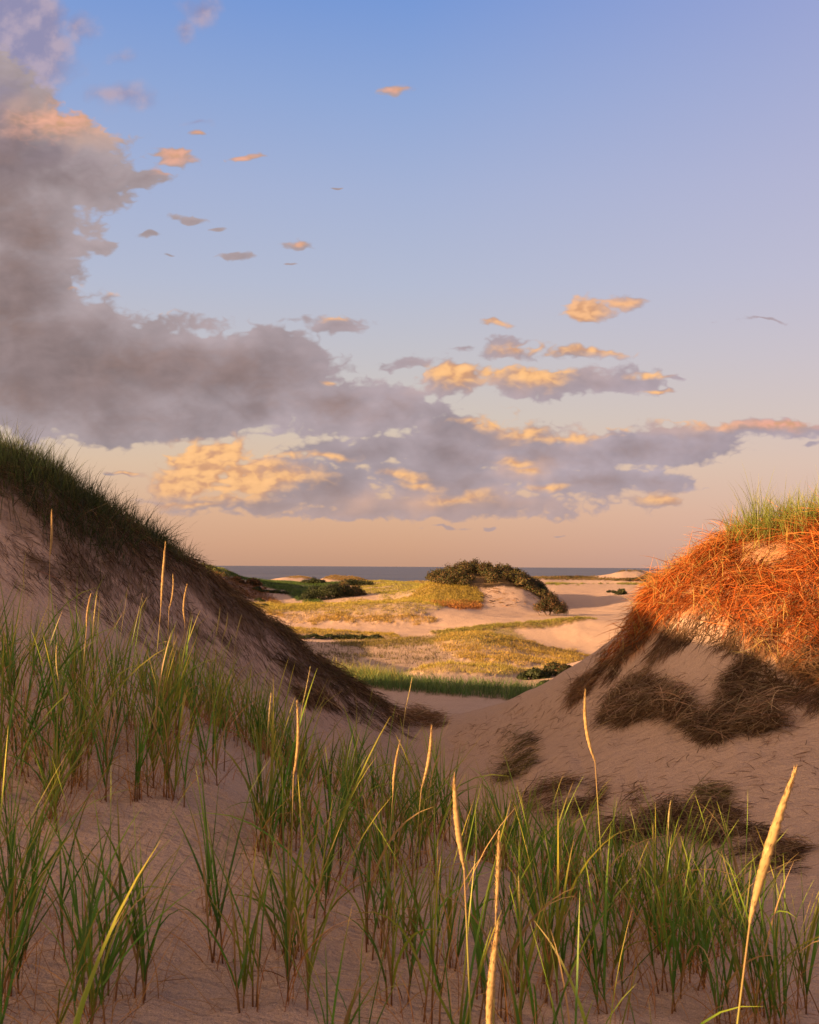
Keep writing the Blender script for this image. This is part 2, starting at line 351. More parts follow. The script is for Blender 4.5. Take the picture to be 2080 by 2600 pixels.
# name, outline, nearest and farthest depth, edge, ground colour, strength
AREAS = [
 ('strip', [(680, 1420), (760, 1425), (900, 1440), (1130, 1450), (1180, 1470), (1130, 1474), (1000, 1468), (880, 1460), (760, 1446), (690, 1434)], 30, 41, 5, (.16, .13, .05), 0.5),
 ('mound', [(868, 1416), (900, 1404), (950, 1400), (1050, 1402), (1110, 1412), (1160, 1400), (1170, 1412), (1080, 1420), (980, 1420), (900, 1422)], 40, 53, 4, GOLD, 0.45),
 ('knoll', [(905, 1352), (940, 1338), (1010, 1327), (1080, 1340), (1139, 1355), (1240, 1376), (1225, 1392), (1150, 1402), (1060, 1398), (980, 1392), (940, 1372)], 52, 90, 7, GOLD, 0.28),
 ('knoll_top', [(880, 1350), (1000, 1318), (1080, 1322), (1110, 1342), (1060, 1360), (950, 1352)], 60, 96, 5, (.26, .22, .06), .6),
 ('lip', [(560, 1320), (700, 1330), (829, 1336), (850, 1345), (720, 1345), (600, 1338)], 70, 98, 3, GOLD, 0.6),
 ('specks', [(640, 1362), (760, 1352), (900, 1345), (960, 1385), (930, 1400), (800, 1395), (700, 1398), (650, 1380)], 46, 84, 14, OLIVE, .10),
 ('speck_band', [(700, 1346), (860, 1340), (930, 1345), (930, 1358), (820, 1364), (720, 1360)], 60, 90, 5, (.15, .13, .04), .25),
 ('ridge', [(905, 1333), (1031, 1316), (1120, 1309), (1166, 1303), (1216, 1296), (1252, 1300), (1216, 1306), (1166, 1318), (1120, 1322), (1060, 1322), (930, 1338)], 84, 109, 2.5, (.20, .14, .04), .85),
 ('gold', [(515, 1276), (620, 1276), (750, 1268), (910, 1262), (940, 1280), (905, 1290), (860, 1300), (760, 1300), (660, 1297), (560, 1298)], 107, 150, 7, (.33, .26, .06), 0.22),
 ('gold_low', [(560, 1295), (760, 1298), (880, 1296), (935, 1305), (880, 1315), (700, 1312), (610, 1318)], 104, 124, 7, (.42, .30, .13), 0.2),
 ('west', [(485, 1213), (567, 1222), (650, 1226), (740, 1226), (730, 1240), (660, 1262), (684, 1279), (640, 1276), (604, 1250), (545, 1238), (500, 1225)], 135, 260, 5, (.05, .085, .018), .92),
 ('west_top', [(380, 1180), (440, 1180), (470, 1192), (500, 1215), (470, 1225), (400, 1225)], 140, 260, 5, (.07, .10, .02), .9),
 ('rusty', [(430, 1205), (480, 1218), (560, 1243), (575, 1262), (600, 1285), (560, 1268), (520, 1262), (480, 1240)], 120, 190, 5, (.13, .06, .03), .75),
 ('saddle', [(735, 1224), (800, 1220), (860, 1224), (915, 1228), (900, 1255), (860, 1266), (825, 1262), (790, 1255), (742, 1246)], 140, 260, 5, (.24, .22, .05), 0.4),
 ('flank', [(850, 1266), (880, 1246), (912, 1215), (970, 1225), (1005, 1238), (1018, 1255), (1014, 1272), (960, 1274), (905, 1266)], 118, 160, 4, (.26, .19, .04), 0.65),
 ('crescent', [(895, 1268), (960, 1268), (1016, 1268), (1010, 1280), (970, 1283), (930, 1275)], 115, 136, 3, RUST, .7),
 ('cap', [(905, 1218), (940, 1198), (1000, 1190), (1070, 1195), (1125, 1225), (1158, 1262), (1140, 1262), (1110, 1240), (1060, 1230), (1000, 1240), (930, 1236)], 132, 175, 3, (.12, .08, .03), .9),
 ('east', [(1145, 1208), (1200, 1210), (1290, 1218), (1370, 1220), (1460, 1210), (1460, 1222), (1370, 1228), (1280, 1224), (1200, 1226), (1150, 1228)], 190, 330, 2.5, (.17, .17, .04), .85),
 ('far_east', [(1100, 1206), (1200, 1207), (1240, 1206), (1262, 1212), (1290, 1214), (1345, 1214), (1362, 1198), (1345, 1191), (1300, 1191), (1285, 1200), (1380, 1196), (1470, 1200), (1470, 1216), (1370, 1217), (1230, 1217), (1110, 1217)], 330, 480, 2, (.12, .08, .03), .85),
 ('far_west', [(575, 1218), (640, 1211), (660, 1218), (640, 1221), (700, 1212), (770, 1212), (790, 1224), (740, 1228), (690, 1222)], 330, 480, 2, (.20, .13, .04), .7),
 ('far_mid', [(840, 1222), (880, 1219), (915, 1222), (900, 1230), (860, 1229)], 330, 480, 2, (.28, .2, .07), .6),
 # the two near dunes: litter under the grass
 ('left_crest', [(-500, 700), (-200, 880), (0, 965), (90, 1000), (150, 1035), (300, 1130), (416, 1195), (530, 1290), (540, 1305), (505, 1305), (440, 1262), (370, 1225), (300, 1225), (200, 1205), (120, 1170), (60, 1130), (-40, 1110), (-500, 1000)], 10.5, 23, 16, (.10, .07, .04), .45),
 ('right_thatch', [(1270, 1392), (1330, 1330), (1375, 1240), (1430, 1180), (1480, 1142), (1550, 1112), (1650, 1098), (2300, 1060), (2300, 1450), (1760, 1452), (1700, 1440), (1640, 1400), (1590, 1375), (1540, 1330), (1480, 1302), (1430, 1300), (1390, 1330), (1340, 1385), (1300, 1402)], 9.5, 16, 9, (.34, .17, .07), .9),
 ('right_mat_low', [(1100, 1690), (1200, 1700), (1330, 1735), (1450, 1715), (1530, 1730), (1620, 1790), (1650, 1830), (1600, 1820), (1500, 1790), (1380, 1790), (1250, 1775), (1130, 1740)], 7, 12, 12, (.15, .10, .05), .25),
]
PXG, PYG = np.full(SG.shape, -9e3), np.full(SG.shape, -9e3)
fr = YG > .3
PXG[fr], PYG[fr] = proj(XG[fr], YG[fr], ZG[fr])
COV = np.zeros(SG.shape+(4,)); 
MASK = {}
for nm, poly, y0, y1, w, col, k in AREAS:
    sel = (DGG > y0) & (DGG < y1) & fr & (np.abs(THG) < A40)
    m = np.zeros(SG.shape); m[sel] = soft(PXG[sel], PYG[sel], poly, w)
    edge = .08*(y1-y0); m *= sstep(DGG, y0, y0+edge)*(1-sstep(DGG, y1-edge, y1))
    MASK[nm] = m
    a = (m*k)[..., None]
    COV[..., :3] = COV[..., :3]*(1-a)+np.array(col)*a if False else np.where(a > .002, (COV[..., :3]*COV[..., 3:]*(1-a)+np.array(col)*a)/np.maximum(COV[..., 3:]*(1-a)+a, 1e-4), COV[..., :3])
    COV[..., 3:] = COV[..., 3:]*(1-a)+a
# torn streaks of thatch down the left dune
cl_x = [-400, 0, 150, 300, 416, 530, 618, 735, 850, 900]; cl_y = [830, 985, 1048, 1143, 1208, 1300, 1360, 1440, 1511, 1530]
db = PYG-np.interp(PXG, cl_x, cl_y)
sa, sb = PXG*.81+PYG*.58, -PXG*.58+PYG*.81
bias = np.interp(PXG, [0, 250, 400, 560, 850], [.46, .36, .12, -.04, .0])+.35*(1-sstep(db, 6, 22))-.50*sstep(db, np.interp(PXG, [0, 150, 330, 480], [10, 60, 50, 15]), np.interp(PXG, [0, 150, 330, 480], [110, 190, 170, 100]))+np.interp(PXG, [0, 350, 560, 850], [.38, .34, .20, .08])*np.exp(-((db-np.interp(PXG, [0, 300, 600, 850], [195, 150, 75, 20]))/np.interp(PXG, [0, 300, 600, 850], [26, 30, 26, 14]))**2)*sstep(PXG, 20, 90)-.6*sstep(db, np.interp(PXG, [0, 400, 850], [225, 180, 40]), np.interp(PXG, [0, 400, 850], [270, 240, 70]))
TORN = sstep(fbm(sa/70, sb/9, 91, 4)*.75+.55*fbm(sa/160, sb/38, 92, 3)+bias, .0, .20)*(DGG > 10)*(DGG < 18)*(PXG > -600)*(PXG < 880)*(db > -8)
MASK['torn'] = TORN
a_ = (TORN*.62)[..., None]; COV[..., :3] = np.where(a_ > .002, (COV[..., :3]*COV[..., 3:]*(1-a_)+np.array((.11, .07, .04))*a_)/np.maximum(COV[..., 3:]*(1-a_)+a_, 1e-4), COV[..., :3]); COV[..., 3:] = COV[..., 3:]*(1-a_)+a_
# vegetated ground is hummocky
hum = sum(MASK[n] for n in ('knoll', 'gold', 'saddle', 'flank', 'west', 'ridge', 'mound', 'lip', 'gold_low', 'east'))
ZG += np.clip(hum, 0, 1)*.11*(np.abs(fbm(XG/1.3, YG/1.3, 31, 3))*1.6+.2)
ZG += np.clip(MASK['right_thatch'], 0, 1)*.05

# ---------------------------------------------------------------- the ground sheet, cut into dunes along their seams with shared normals
NS, ND = len(S), len(DG)
def build_ground():
    dzi = np.stack([XG, YG, ZG], -1)
    du = np.gradient(dzi, axis=0); dv = np.gradient(dzi, axis=1)
    N = np.cross(du, dv); N /= np.linalg.norm(N, axis=2)[..., None]+1e-12
    N[N[..., 2] < 0] *= -1
    jmid = (np.arange(ND-1)); Dm = DG[:-1]
    lab = np.zeros((NS-1, ND-1), int)
    kc = np.interp(S, S, KD[3]); saddle = np.exp(KD[4]); beh = np.exp(KD[8])
    s0 = S[:-1, None]; D0 = DG[None, :-1]
    lab[:] = 0                                                             # near sand
    lab[(D0 > saddle[:-1, None]) & (D0 <= beh[:-1, None]) & (s0 < 890)] = 1   # left dune
    lab[(D0 > saddle[:-1, None]) & (D0 <= beh[:-1, None]) & (s0 >= 890)] = 2  # right dune
    lab[D0 > beh[:-1, None]] = 3                                           # valley
    lab[(D0 > 100)+np.zeros(lab.shape, bool)] = 4                                                    # middle dunes
    lab[(D0 > 290)+np.zeros(lab.shape, bool)] = 5
    names = ['sand', 'dune_left', 'dune_right', 'valley_sand', 'dunes_middle', 'dunes_far']
    labels = ['bare foreground sand slope the green beach grass grows from', 'steep shaded sand dune rising at the left side', 'sand dune with orange grass cap rising at the right side',
              'sandy valley floor between the near dunes and the middle dunes', 'sunlit rolling sand dunes with patches of grass', 'low far dunes along the shore']
    idx = np.arange(NS*ND).reshape(NS, ND)
    Q = np.stack([idx[:-1, :-1], idx[1:, :-1], idx[1:, 1:], idx[:-1, 1:]], -1)
    V = dzi.reshape(-1, 3); Nf = N.reshape(-1, 3); Cf = COV.reshape(-1, 4)
    for k, nm in enumerate(names):
        q = Q[lab == k]
        u, inv = np.unique(q, return_inverse=True)
        me = mesh_np(nm, V[u], inv.reshape(q.shape), M_SAND, Cf[u], attr='cover', smooth_=True)
        me.normals_split_custom_set_from_vertices(Nf[u].astype(np.float32))
        link(nm, me, kind='structure', label=labels[k], category='sand' if k in (0, 3) else 'dune')

# the sea
def build_sea():
    m, nt = newmat('sea_water')
    geo = nd(nt, 'ShaderNodeNewGeometry')
    mp = nd(nt, 'ShaderNodeMapping', {'Vector': geo.outputs['Position'], 'Scale': (.35, 1, 1)})
    n = nd(nt, 'ShaderNodeTexNoise', {'Vector': mp.outputs[0], 'Scale': .06, 'Detail': 6.0, 'Roughness': .7})
    n2 = nd(nt, 'ShaderNodeTexNoise', {'Vector': mp.outputs[0], 'Scale': .004, 'Detail': 6.0})
    bp = nd(nt, 'ShaderNodeBump', {'Height': n.outputs[0], 'Strength': 1.0, 'Distance': 3.0})
    c = mixc(nt, mth(nt, 'MULTIPLY_ADD', n2.outputs[0], 2.4, -.7, clamp=True), (.085, .095, .115), (.135, .14, .155))
    bs = nd(nt, 'ShaderNodeBsdfPrincipled', {'Base Color': c, 'Roughness': .45, 'IOR': 1.33, 'Normal': bp.outputs[0]})
    bs.inputs['Specular IOR Level'].default_value = .25
    nd(nt, 'ShaderNodeOutputMaterial', {'Surface': bs.outputs[0]})
    V = np.array([(-60000, 700, -14), (60000, 700, -14), (60000, 90000, -14), (-60000, 90000, -14)], float)
    link('sea', mesh_np('sea', V, np.array([[0, 1, 2, 3]]), m), kind='structure', label='calm grey blue sea along the horizon', category='sea')
build_sea()

# ================================================================ vegetation
CELL = np.zeros(SG.shape)
CELL[:-1, :-1] = np.abs(np.diff(RR, axis=1)[:-1])*np.abs(np.diff(THG, axis=0)[:, :-1])*RR[:-1, :-1]
def sample(mask, n, power=1.0, extra=None):
    """n random ground points where mask > 0, weighted by world area / depth**power"""
    w = (mask*CELL/DGG**power).ravel()
    if extra is not None: w = w*extra.ravel()
    c = np.cumsum(w); k = np.searchsorted(c, rng.random(n)*c[-1])
    k = np.minimum(k, w.size-1); i, j = np.divmod(k, ND)
    a, b = rng.random(n), rng.random(n)
    i2, j2 = np.minimum(i+1, NS-1), np.minimum(j+1, ND-1)
    x = XG[i, j]*(1-a)*(1-b)+XG[i2, j]*a*(1-b)+XG[i, j2]*(1-a)*b+XG[i2, j2]*a*b
    y = YG[i, j]*(1-a)*(1-b)+YG[i2, j]*a*(1-b)+YG[i, j2]*(1-a)*b+YG[i2, j2]*a*b
    return x, y
def tufts(mask, n, per, spread, h, width, cb, cm, ct, lean=.35, segs=2, power=1.0, hv=.3, sink=.02, extra=None, sv=.15, curve=(.3, .9), tjit=.22):
    x, y = sample(mask, n, power, extra)
    x = np.repeat(x, per)+rng.normal(size=n*per)*spread; y = np.repeat(y, per)+rng.normal(size=n*per)*spread
    N = n*per; sc = np.repeat(np.clip(1+hv*rng.normal(size=n), .4, 1.9), per)
    root = np.stack([x, y, hz(x, y)-sink], -1)
    tj = np.repeat(np.clip(1+tjit*rng.normal(size=(n, 1)), .3, 2), per, 0)
    cc = [np.clip(jit(c, N, sv)*tj, .004, .9) for c in (cb, cm, ct)]
    return blades(root, rng.uniform(0, 2*math.pi, N), h*sc*rng.uniform(.6, 1.1, N), np.abs(rng.normal(size=N))*lean, rng.uniform(*curve, N), width*rng.uniform(.6, 1.3, N), *cc, segs=segs, wig=.2)
def draped(mask, n, ln, width, cb, cm, ct, lift=.05, back=0.0, wig=.55, dirj=.9, bias=None, segs=4, pile=.06, power=1.0, sv=.25, up=.2, extra=None, shade=None):
    """dead blades lying on a slope, hanging mostly downhill"""
    x, y = sample(mask, n, power, extra)
    gx, gy = slope(x, y)
    down = np.arctan2(-gx, -gy)
    if bias is not None: down = down*(1-bias[1])+bias[0]*bias[1]
    hd = down+dirj*(.6*rng.normal(size=n)+1.5*fbm(x/.55, y/.55, 71, 3))
    st = np.arctan(gx*np.sin(hd)+gy*np.cos(hd))
    clump = fbm(x/.35, y/.35, 21, 3)
    lf = pile*np.clip(.5+clump*1.6, 0, 1.5)*rng.random(n)
    if back: x, y = x-np.sin(hd)*ln*back, y-np.cos(hd)*ln*back
    root = np.stack([x, y, hz(x, y)+lf], -1)
    ph0 = math.pi/2-st-rng.random(n)*up*2
    cc = [jit(c, n, sv)*np.clip(1+clump[:, None]*.5, .5, 1.5) for c in (cb, cm, ct)]
    return blades(root, hd, ln*rng.uniform(.5, 1.3, n), ph0, rng.uniform(.0, .9, n), width*rng.uniform(.6, 1.3, n), *cc, segs=segs, wig=wig, follow=lf+.004)
def stuff(name, parts, mat, label, cat):
    V, Fq, C = join(parts)
    return link(name, mesh_np(name, V, Fq, mat, C), kind='stuff', label=label, category=cat)
def region(poly, y0, y1, w):
    sel = (DGG > y0) & (DGG < y1) & (YG > .3) & (np.abs(THG) < A40)
    m = np.zeros(SG.shape); m[sel] = soft(PXG[sel], PYG[sel], poly, w); return m

# ---- thatch of the right dune, orange in the low sun
TH_R = MASK['right_thatch']
low = sstep(PYG, 1300, 1420)
fringe = region([(1260, 1400), (1330, 1385), (1390, 1330), (1430, 1295), (1490, 1300), (1545, 1335), (1600, 1390), (1700, 1445), (2200, 1460), (2200, 1500), (1720, 1485), (1680, 1470), (1600, 1425), (1540, 1370), (1480, 1330), (1440, 1345), (1380, 1400), (1300, 1420)], 9, 15, 12)
OR1, OR2, OR3 = (.10, .022, .005), (.25, .058, .009), (.39, .138, .030)
bare = 1-.85*region([(1560, 1150), (1640, 1140), (1680, 1170), (1650, 1215), (1590, 1205), (1555, 1180)], 11, 14, 14)
stuff('dead_grass_thatch', [
    draped(TH_R*(.22+(1-low)), 46000, .32, .0068, OR1, OR2, OR3, pile=.14, dirj=1.5, up=.26, extra=bare, back=.4, wig=.9),
    draped(TH_R*(1-low)*bare, 9000, .34, .006, OR2, OR3, (.42, .22, .07), pile=.24, dirj=1.5, up=.5),
    draped(TH_R*low*sstep(fbm(XG/.35, YG/.5, 83, 4), -.15, .12), 7000, .28, .006, (.10, .055, .028), (.17, .10, .05), (.26, .16, .08), pile=.12, dirj=1.2, up=.3, wig=.9, back=.3),
    draped(fringe*sstep(fbm(XG/.3, YG/.5, 84, 4), -.1, .15), 2300, .30, .0055, (.08, .05, .025), (.14, .085, .045), (.24, .15, .08), pile=.05, dirj=.6, up=.1, wig=.8),
    draped(fringe*np.clip(fbm(XG/.25, YG/.25, 81, 3)*4-.3, 0, 1), 2600, .22, .006, (.08, .05, .025), (.13, .08, .04), (.22, .14, .07), pile=.05, dirj=1.6, up=.1, wig=.9),
    tufts(TH_R*(1-low)*bare, 1500, 5, .04, .28, .006, OR1, (.34, .24, .06), (.40, .33, .12), lean=.9, segs=4)],
    M_DRY, 'matted orange dead grass thatch capping the right dune', 'dead grass')
top_r = region([(1530, 1158), (1556, 1132), (1650, 1112), (1725, 1106), (2300, 1070), (2300, 1110), (1725, 1152), (1650, 1148), (1590, 1152)], 11, 17, 5)
stuff('beach_grass_tufts', [tufts(top_r, 760, 12, .06, .44, .006, (.24, .12, .035), (.14, .18, .028), (.26, .27, .045), lean=.28, segs=5, curve=(.1, .8)),
    tufts(region([(1380, 1240), (1440, 1175), (1500, 1135), (1540, 1118), (1540, 1140), (1450, 1205), (1390, 1262)], 11, 17, 6), 150, 6, .06, .28, .005, (.30, .16, .06), (.30, .20, .05), (.36, .28, .08), lean=.5, segs=4)],
    M_GRASS, 'upright green grass tufts along the top of the right dune', 'grass')
# ---- left dune: green grass on top, dark thatch down the face
top_l = region([(-600, 560), (-200, 860), (0, 955), (80, 995), (140, 1030), (165, 1060), (120, 1075), (60, 1060), (0, 1070), (-300, 1010), (-600, 900)], 10, 24, 10)
mid_l = region([(-500, 700), (0, 960), (150, 1040), (300, 1140), (400, 1205), (380, 1222), (280, 1195), (200, 1190), (120, 1150), (60, 1095), (-40, 1090), (-500, 1000)], 10, 24, 18)*np.clip(fbm(XG/.6, YG/.8, 54, 3)*3+.8, 0, 1)
edge_l = region([(120, 1020), (220, 1085), (300, 1138), (416, 1200), (416, 1215), (300, 1160), (210, 1110), (120, 1055)], 12, 24, 6)
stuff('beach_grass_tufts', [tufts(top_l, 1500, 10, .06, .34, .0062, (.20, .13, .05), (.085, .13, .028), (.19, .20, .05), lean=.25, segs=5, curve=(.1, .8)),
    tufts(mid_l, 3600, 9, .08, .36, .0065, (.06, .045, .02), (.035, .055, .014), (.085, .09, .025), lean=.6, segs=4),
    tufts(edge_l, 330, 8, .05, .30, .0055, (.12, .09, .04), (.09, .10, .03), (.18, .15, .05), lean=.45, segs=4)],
    M_GRASS, 'green beach grass covering the crest of the left dune', 'grass')
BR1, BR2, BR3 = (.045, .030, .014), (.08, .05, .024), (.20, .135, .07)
RT = math.radians(100)
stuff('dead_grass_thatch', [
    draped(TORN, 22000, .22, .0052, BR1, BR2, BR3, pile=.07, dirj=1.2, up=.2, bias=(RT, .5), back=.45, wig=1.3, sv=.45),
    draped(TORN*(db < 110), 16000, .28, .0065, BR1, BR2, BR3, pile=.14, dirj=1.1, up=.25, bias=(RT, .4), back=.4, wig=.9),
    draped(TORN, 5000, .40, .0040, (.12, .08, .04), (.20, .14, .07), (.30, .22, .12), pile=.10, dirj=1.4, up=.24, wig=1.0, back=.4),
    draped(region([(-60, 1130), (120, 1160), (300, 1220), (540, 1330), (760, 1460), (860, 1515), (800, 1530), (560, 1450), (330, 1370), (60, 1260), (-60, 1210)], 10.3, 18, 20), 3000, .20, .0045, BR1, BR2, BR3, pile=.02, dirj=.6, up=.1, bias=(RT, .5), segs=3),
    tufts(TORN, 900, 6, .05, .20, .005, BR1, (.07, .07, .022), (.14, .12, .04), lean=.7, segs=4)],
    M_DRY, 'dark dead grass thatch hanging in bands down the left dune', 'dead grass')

# ---- grass of the valley and the middle dunes
g = []
g.append(tufts(MASK['strip'], 1300, 7, .12, .36, .011, (.18, .13, .05), (.065, .13, .03), (.17, .21, .05), lean=.25, segs=4))
g.append(tufts(region([(690, 1415), (770, 1420), (860, 1436), (850, 1448), (760, 1440), (690, 1436)], 31, 41, 4), 200, 7, .12, .46, .012, (.30, .22, .06), (.24, .24, .05), (.38, .33, .08), lean=.25, segs=4))
def cover(nm, n, h, w, a, b, c, **k): g.append(tufts(MASK[nm]*np.clip(fbm(XG/3.5, YG/3.5, 61, 3)*1.5+.9, .25, 1.3), int(n*.85), 5, .12, h*.60, w*.8, (a[0]*.58, a[1]*.50, a[2]*.45), (b[0]*.84, b[1]*.82, b[2]*.65), (c[0]*.95, c[1]*.88, c[2]*.7), lean=.55, tjit=.42, segs=2, **k))
cover('mound', 2600, .32, .016, GOLD, (.34, .30, .07), (.44, .36, .11))
cover('knoll', 9000, .30, .022, (.36, .23, .06), (.36, .27, .06), (.46, .34, .10))
cover('knoll_top', 2600, .30, .022, OLIVE, (.22, .21, .05), (.34, .29, .08))
cover('lip', 2600, .34, .026, GOLD, (.34, .27, .05), (.44, .35, .09))
cover('specks', 1300, .34, .026, (.10, .08, .03), (.11, .10, .03), (.20, .16, .05))
cover('speck_band', 1600, .32, .026, (.10, .08, .03), (.16, .14, .035), (.25, .20, .06))
cover('ridge', 3400, .36, .030, (.30, .15, .04), (.17, .18, .04), (.32, .28, .07))
cover('gold', 9000, .36, .034, (.34, .23, .06), (.33, .29, .06), (.46, .38, .10))
MASK['gold_crest'] = region([(505, 1272), (620, 1272), (750, 1264), (910, 1258), (945, 1274), (900, 1282), (820, 1286), (760, 1286), (620, 1291), (540, 1292)], 106, 140, 3)
cover('gold_crest', 9000, .42, .034, (.34, .23, .06), (.30, .27, .05), (.44, .38, .09))
cover('gold_low', 2200, .36, .034, (.36, .24, .07), (.40, .28, .08), (.48, .36, .12))
cover('west', 13000, .46, .042, (.04, .07, .015), (.05, .11, .02), (.10, .17, .03))
cover('west_top', 3000, .5, .05, (.05, .07, .02), (.07, .11, .02), (.16, .17, .04))
cover('rusty', 1600, .5, .045, (.09, .045, .02), (.16, .075, .03), (.24, .13, .05))
cover('saddle', 11000, .38, .042, GOLD, (.26, .26, .05), (.38, .35, .08))
cover('flank', 9000, .40, .038, (.34, .22, .05), (.28, .23, .05), (.42, .34, .08))
cover('crescent', 1500, .5, .038, (.22, .08, .02), RUST, (.46, .24, .08))
cover('east', 3800, .5, .07, (.10, .10, .03), (.16, .18, .04), (.30, .28, .08))
cover('far_east', 3800, .9, .12, (.06, .05, .02), (.12, .10, .03), (.24, .16, .06))
cover('far_west', 2000, .8, .11, (.12, .09, .03), (.20, .15, .04), (.34, .22, .07))
cover('far_mid', 900, .7, .11, GOLD, (.30, .24, .06), (.40, .32, .10))
stuff('dune_grass', g, M_GRASS, 'golden and green grass cover in patches over the middle dunes', 'grass')

# ---- separate mats of dead grass slumped on the right dune
def mat_of_grass(poly, y0, y1, n, label, w=20, cols=None, pile=.09, ln=.22, dj=1.7, extra_up=.18, thin=0.0):
    m = region(poly, y0, y1, w)*sstep(fbm(XG/.30, YG/.42, 51, 5, .65)*1.2, -.08+thin, .16+thin)
    c = cols or ((.075, .045, .022), (.13, .08, .04), (.20, .135, .07))
    V, Fq, C = join([draped(m, int(n*.85), ln*1.15, .0042, *c, pile=pile*1.3, dirj=dj*1.4, up=extra_up, segs=7, back=.4, wig=1.9, sv=.5),
        draped(m, int(n*.16), ln*1.5, .0055, c[1], (.26, .18, .10), (.42, .31, .19), pile=pile*1.8, dirj=dj*1.3, up=extra_up*1.5, segs=8, back=.4, wig=1.8, sv=.35)])
    cx, cy = V[:, 0].mean(), V[:, 1].mean(); cz = float(hz(cx, cy))
    link('dead_grass_mat', mesh_np('dead_grass_mat', V-np.array([cx, cy, cz]), Fq, M_DRY, C), loc=(cx, cy, cz), label=label, category='dead grass', group='mats of dead grass slumped on the dunes')
mat_of_grass([(1258, 1515), (1290, 1480), (1318, 1442), (1345, 1452), (1372, 1448), (1424, 1470), (1446, 1500), (1485, 1526), (1478, 1542), (1425, 1524), (1390, 1508), (1340, 1512), (1300, 1530), (1275, 1522)], 9, 14, 5600, 'thick dark mat of dead grass humped on the bare right dune face', w=12, thin=-.42, ln=.26)
mat_of_grass([(1478, 1520), (1508, 1503), (1528, 1450), (1552, 1400), (1585, 1400), (1580, 1440), (1602, 1470), (1600, 1498), (1650, 1531), (1616, 1543), (1531, 1553), (1480, 1542)], 9, 14, 5600, 'dark dead grass mat trailing down from the right dune thatch', w=12, thin=-.42, ln=.26)
mat_of_grass([(1201, 1477), (1222, 1430), (1250, 1424), (1242, 1460), (1215, 1484)], 9, 15, 900, 'small reddish brown dead grass tuft behind the tall seed head', w=8, thin=-.2, cols=((.12, .06, .03), (.20, .11, .05), (.26, .16, .08)), ln=.25)
mat_of_grass([(1040, 1632), (1062, 1562), (1130, 1556), (1142, 1590), (1110, 1645), (1055, 1650)], 8, 15, 800, 'brown and green grass mat low on the slope behind the green grass', cols=((.09, .06, .03), (.12, .10, .035), (.18, .15, .06)))
mat_of_grass([(1110, 1690), (1150, 1640), (1230, 1638), (1275, 1660), (1262, 1712), (1190, 1722), (1130, 1720)], 7, 13, 850, 'straggly dead grass mat leftmost in the row at the right dune foot', pile=.07, w=12)
mat_of_grass([(1268, 1745), (1280, 1700), (1350, 1690), (1442, 1702), (1445, 1760), (1360, 1778), (1290, 1772)], 7, 13, 1300, 'widest dark dead grass mat at the foot of the right dune', pile=.09, w=10)
mat_of_grass([(1440, 1750), (1450, 1712), (1530, 1702), (1600, 1742), (1650, 1752), (1640, 1790), (1560, 1785), (1480, 1775)], 7, 13, 1300, 'dark dead grass mat beside the wide mat at the dune foot', pile=.09, w=10)
mat_of_grass([(1600, 1782), (1640, 1768), (1690, 1790), (1680, 1828), (1630, 1825), (1605, 1805)], 6.5, 12, 800, 'rightmost dead grass mat at the dune foot by the leaning stalk', pile=.07)
mat_of_grass([(1450, 1700), (1475, 1676), (1512, 1672), (1500, 1698), (1470, 1708)], 7, 13, 600, 'small green brown grass scrap above the dark mats', cols=((.10, .07, .03), (.16, .13, .05), (.2, .17, .07)), pile=.04)
mat_of_grass([(826, 1530), (850, 1514), (900, 1506), (945, 1520), (935, 1536), (880, 1530), (845, 1538)], 12, 22, 2200, 'brown dead grass ridge lying across the saddle between the dunes', w=7, thin=-.15, cols=((.10, .06, .03), (.17, .10, .045), (.25, .16, .08)))
mat_of_grass([(620, 1470), (660, 1440), (690, 1470), (700, 1500), (660, 1500)], 11, 17, 1200, 'brown clump of dead grass low on the left dune face', w=8)
mat_of_grass([(1255, 1395), (1300, 1350), (1345, 1300), (1350, 1340), (1320, 1372), (1290, 1395)], 11, 17, 1500, 'reddish thatch fringe hanging over the left shoulder of the right dune', cols=((.14, .07, .03), (.24, .13, .05), (.34, .2, .09)), w=8)
# scraps of root and leaf over both faces
scr = region([(900, 1540), (1200, 1440), (1330, 1400), (1700, 1440), (2100, 1480), (2100, 1800), (1600, 1700), (1300, 1690), (1050, 1640)], 8, 15, 30)*np.clip(fbm(XG/.8, YG/.8, 41)*2+.45, .03, 1)
scr2 = region([(1000, 1530), (1240, 1420), (1500, 1400), (1700, 1470), (1540, 1440), (1340, 1440), (1200, 1530), (1120, 1600), (1000, 1580)], 8, 15, 20)
scl = region([(-100, 1150), (200, 1250), (420, 1380), (620, 1500), (800, 1540), (860, 1520), (600, 1330), (300, 1150)], 10, 17, 20)
scf = region([(-100, 1500), (400, 1500), (1100, 1900), (1700, 2100), (1700, 2200), (-100, 2200)], 2.2, 8, 20)
stuff('dead_grass_litter', [draped(scr+.8*scr2, 900, .14, .005, (.10, .06, .03), (.15, .09, .045), (.22, .14, .08), pile=.015, dirj=2, segs=3),
    draped(scl, 1600, .16, .005, (.08, .05, .03), (.12, .08, .04), (.2, .13, .07), pile=.015, dirj=.8, segs=3),
    draped(region([(1005, 1240), (1060, 1235), (1130, 1245), (1140, 1270), (1060, 1278), (1015, 1262)], 128, 155, 6), 70, 1.1, .10, (.10, .06, .03), (.16, .09, .04), (.2, .12, .06), pile=.05, dirj=2, segs=3),
    draped(scf, 460, .13, .0028, (.30, .15, .06), (.36, .22, .10), (.42, .3, .15), pile=.01, dirj=3, segs=4)],
    M_DRY, 'scattered scraps of dead leaf and root lying on the sand', 'litter')

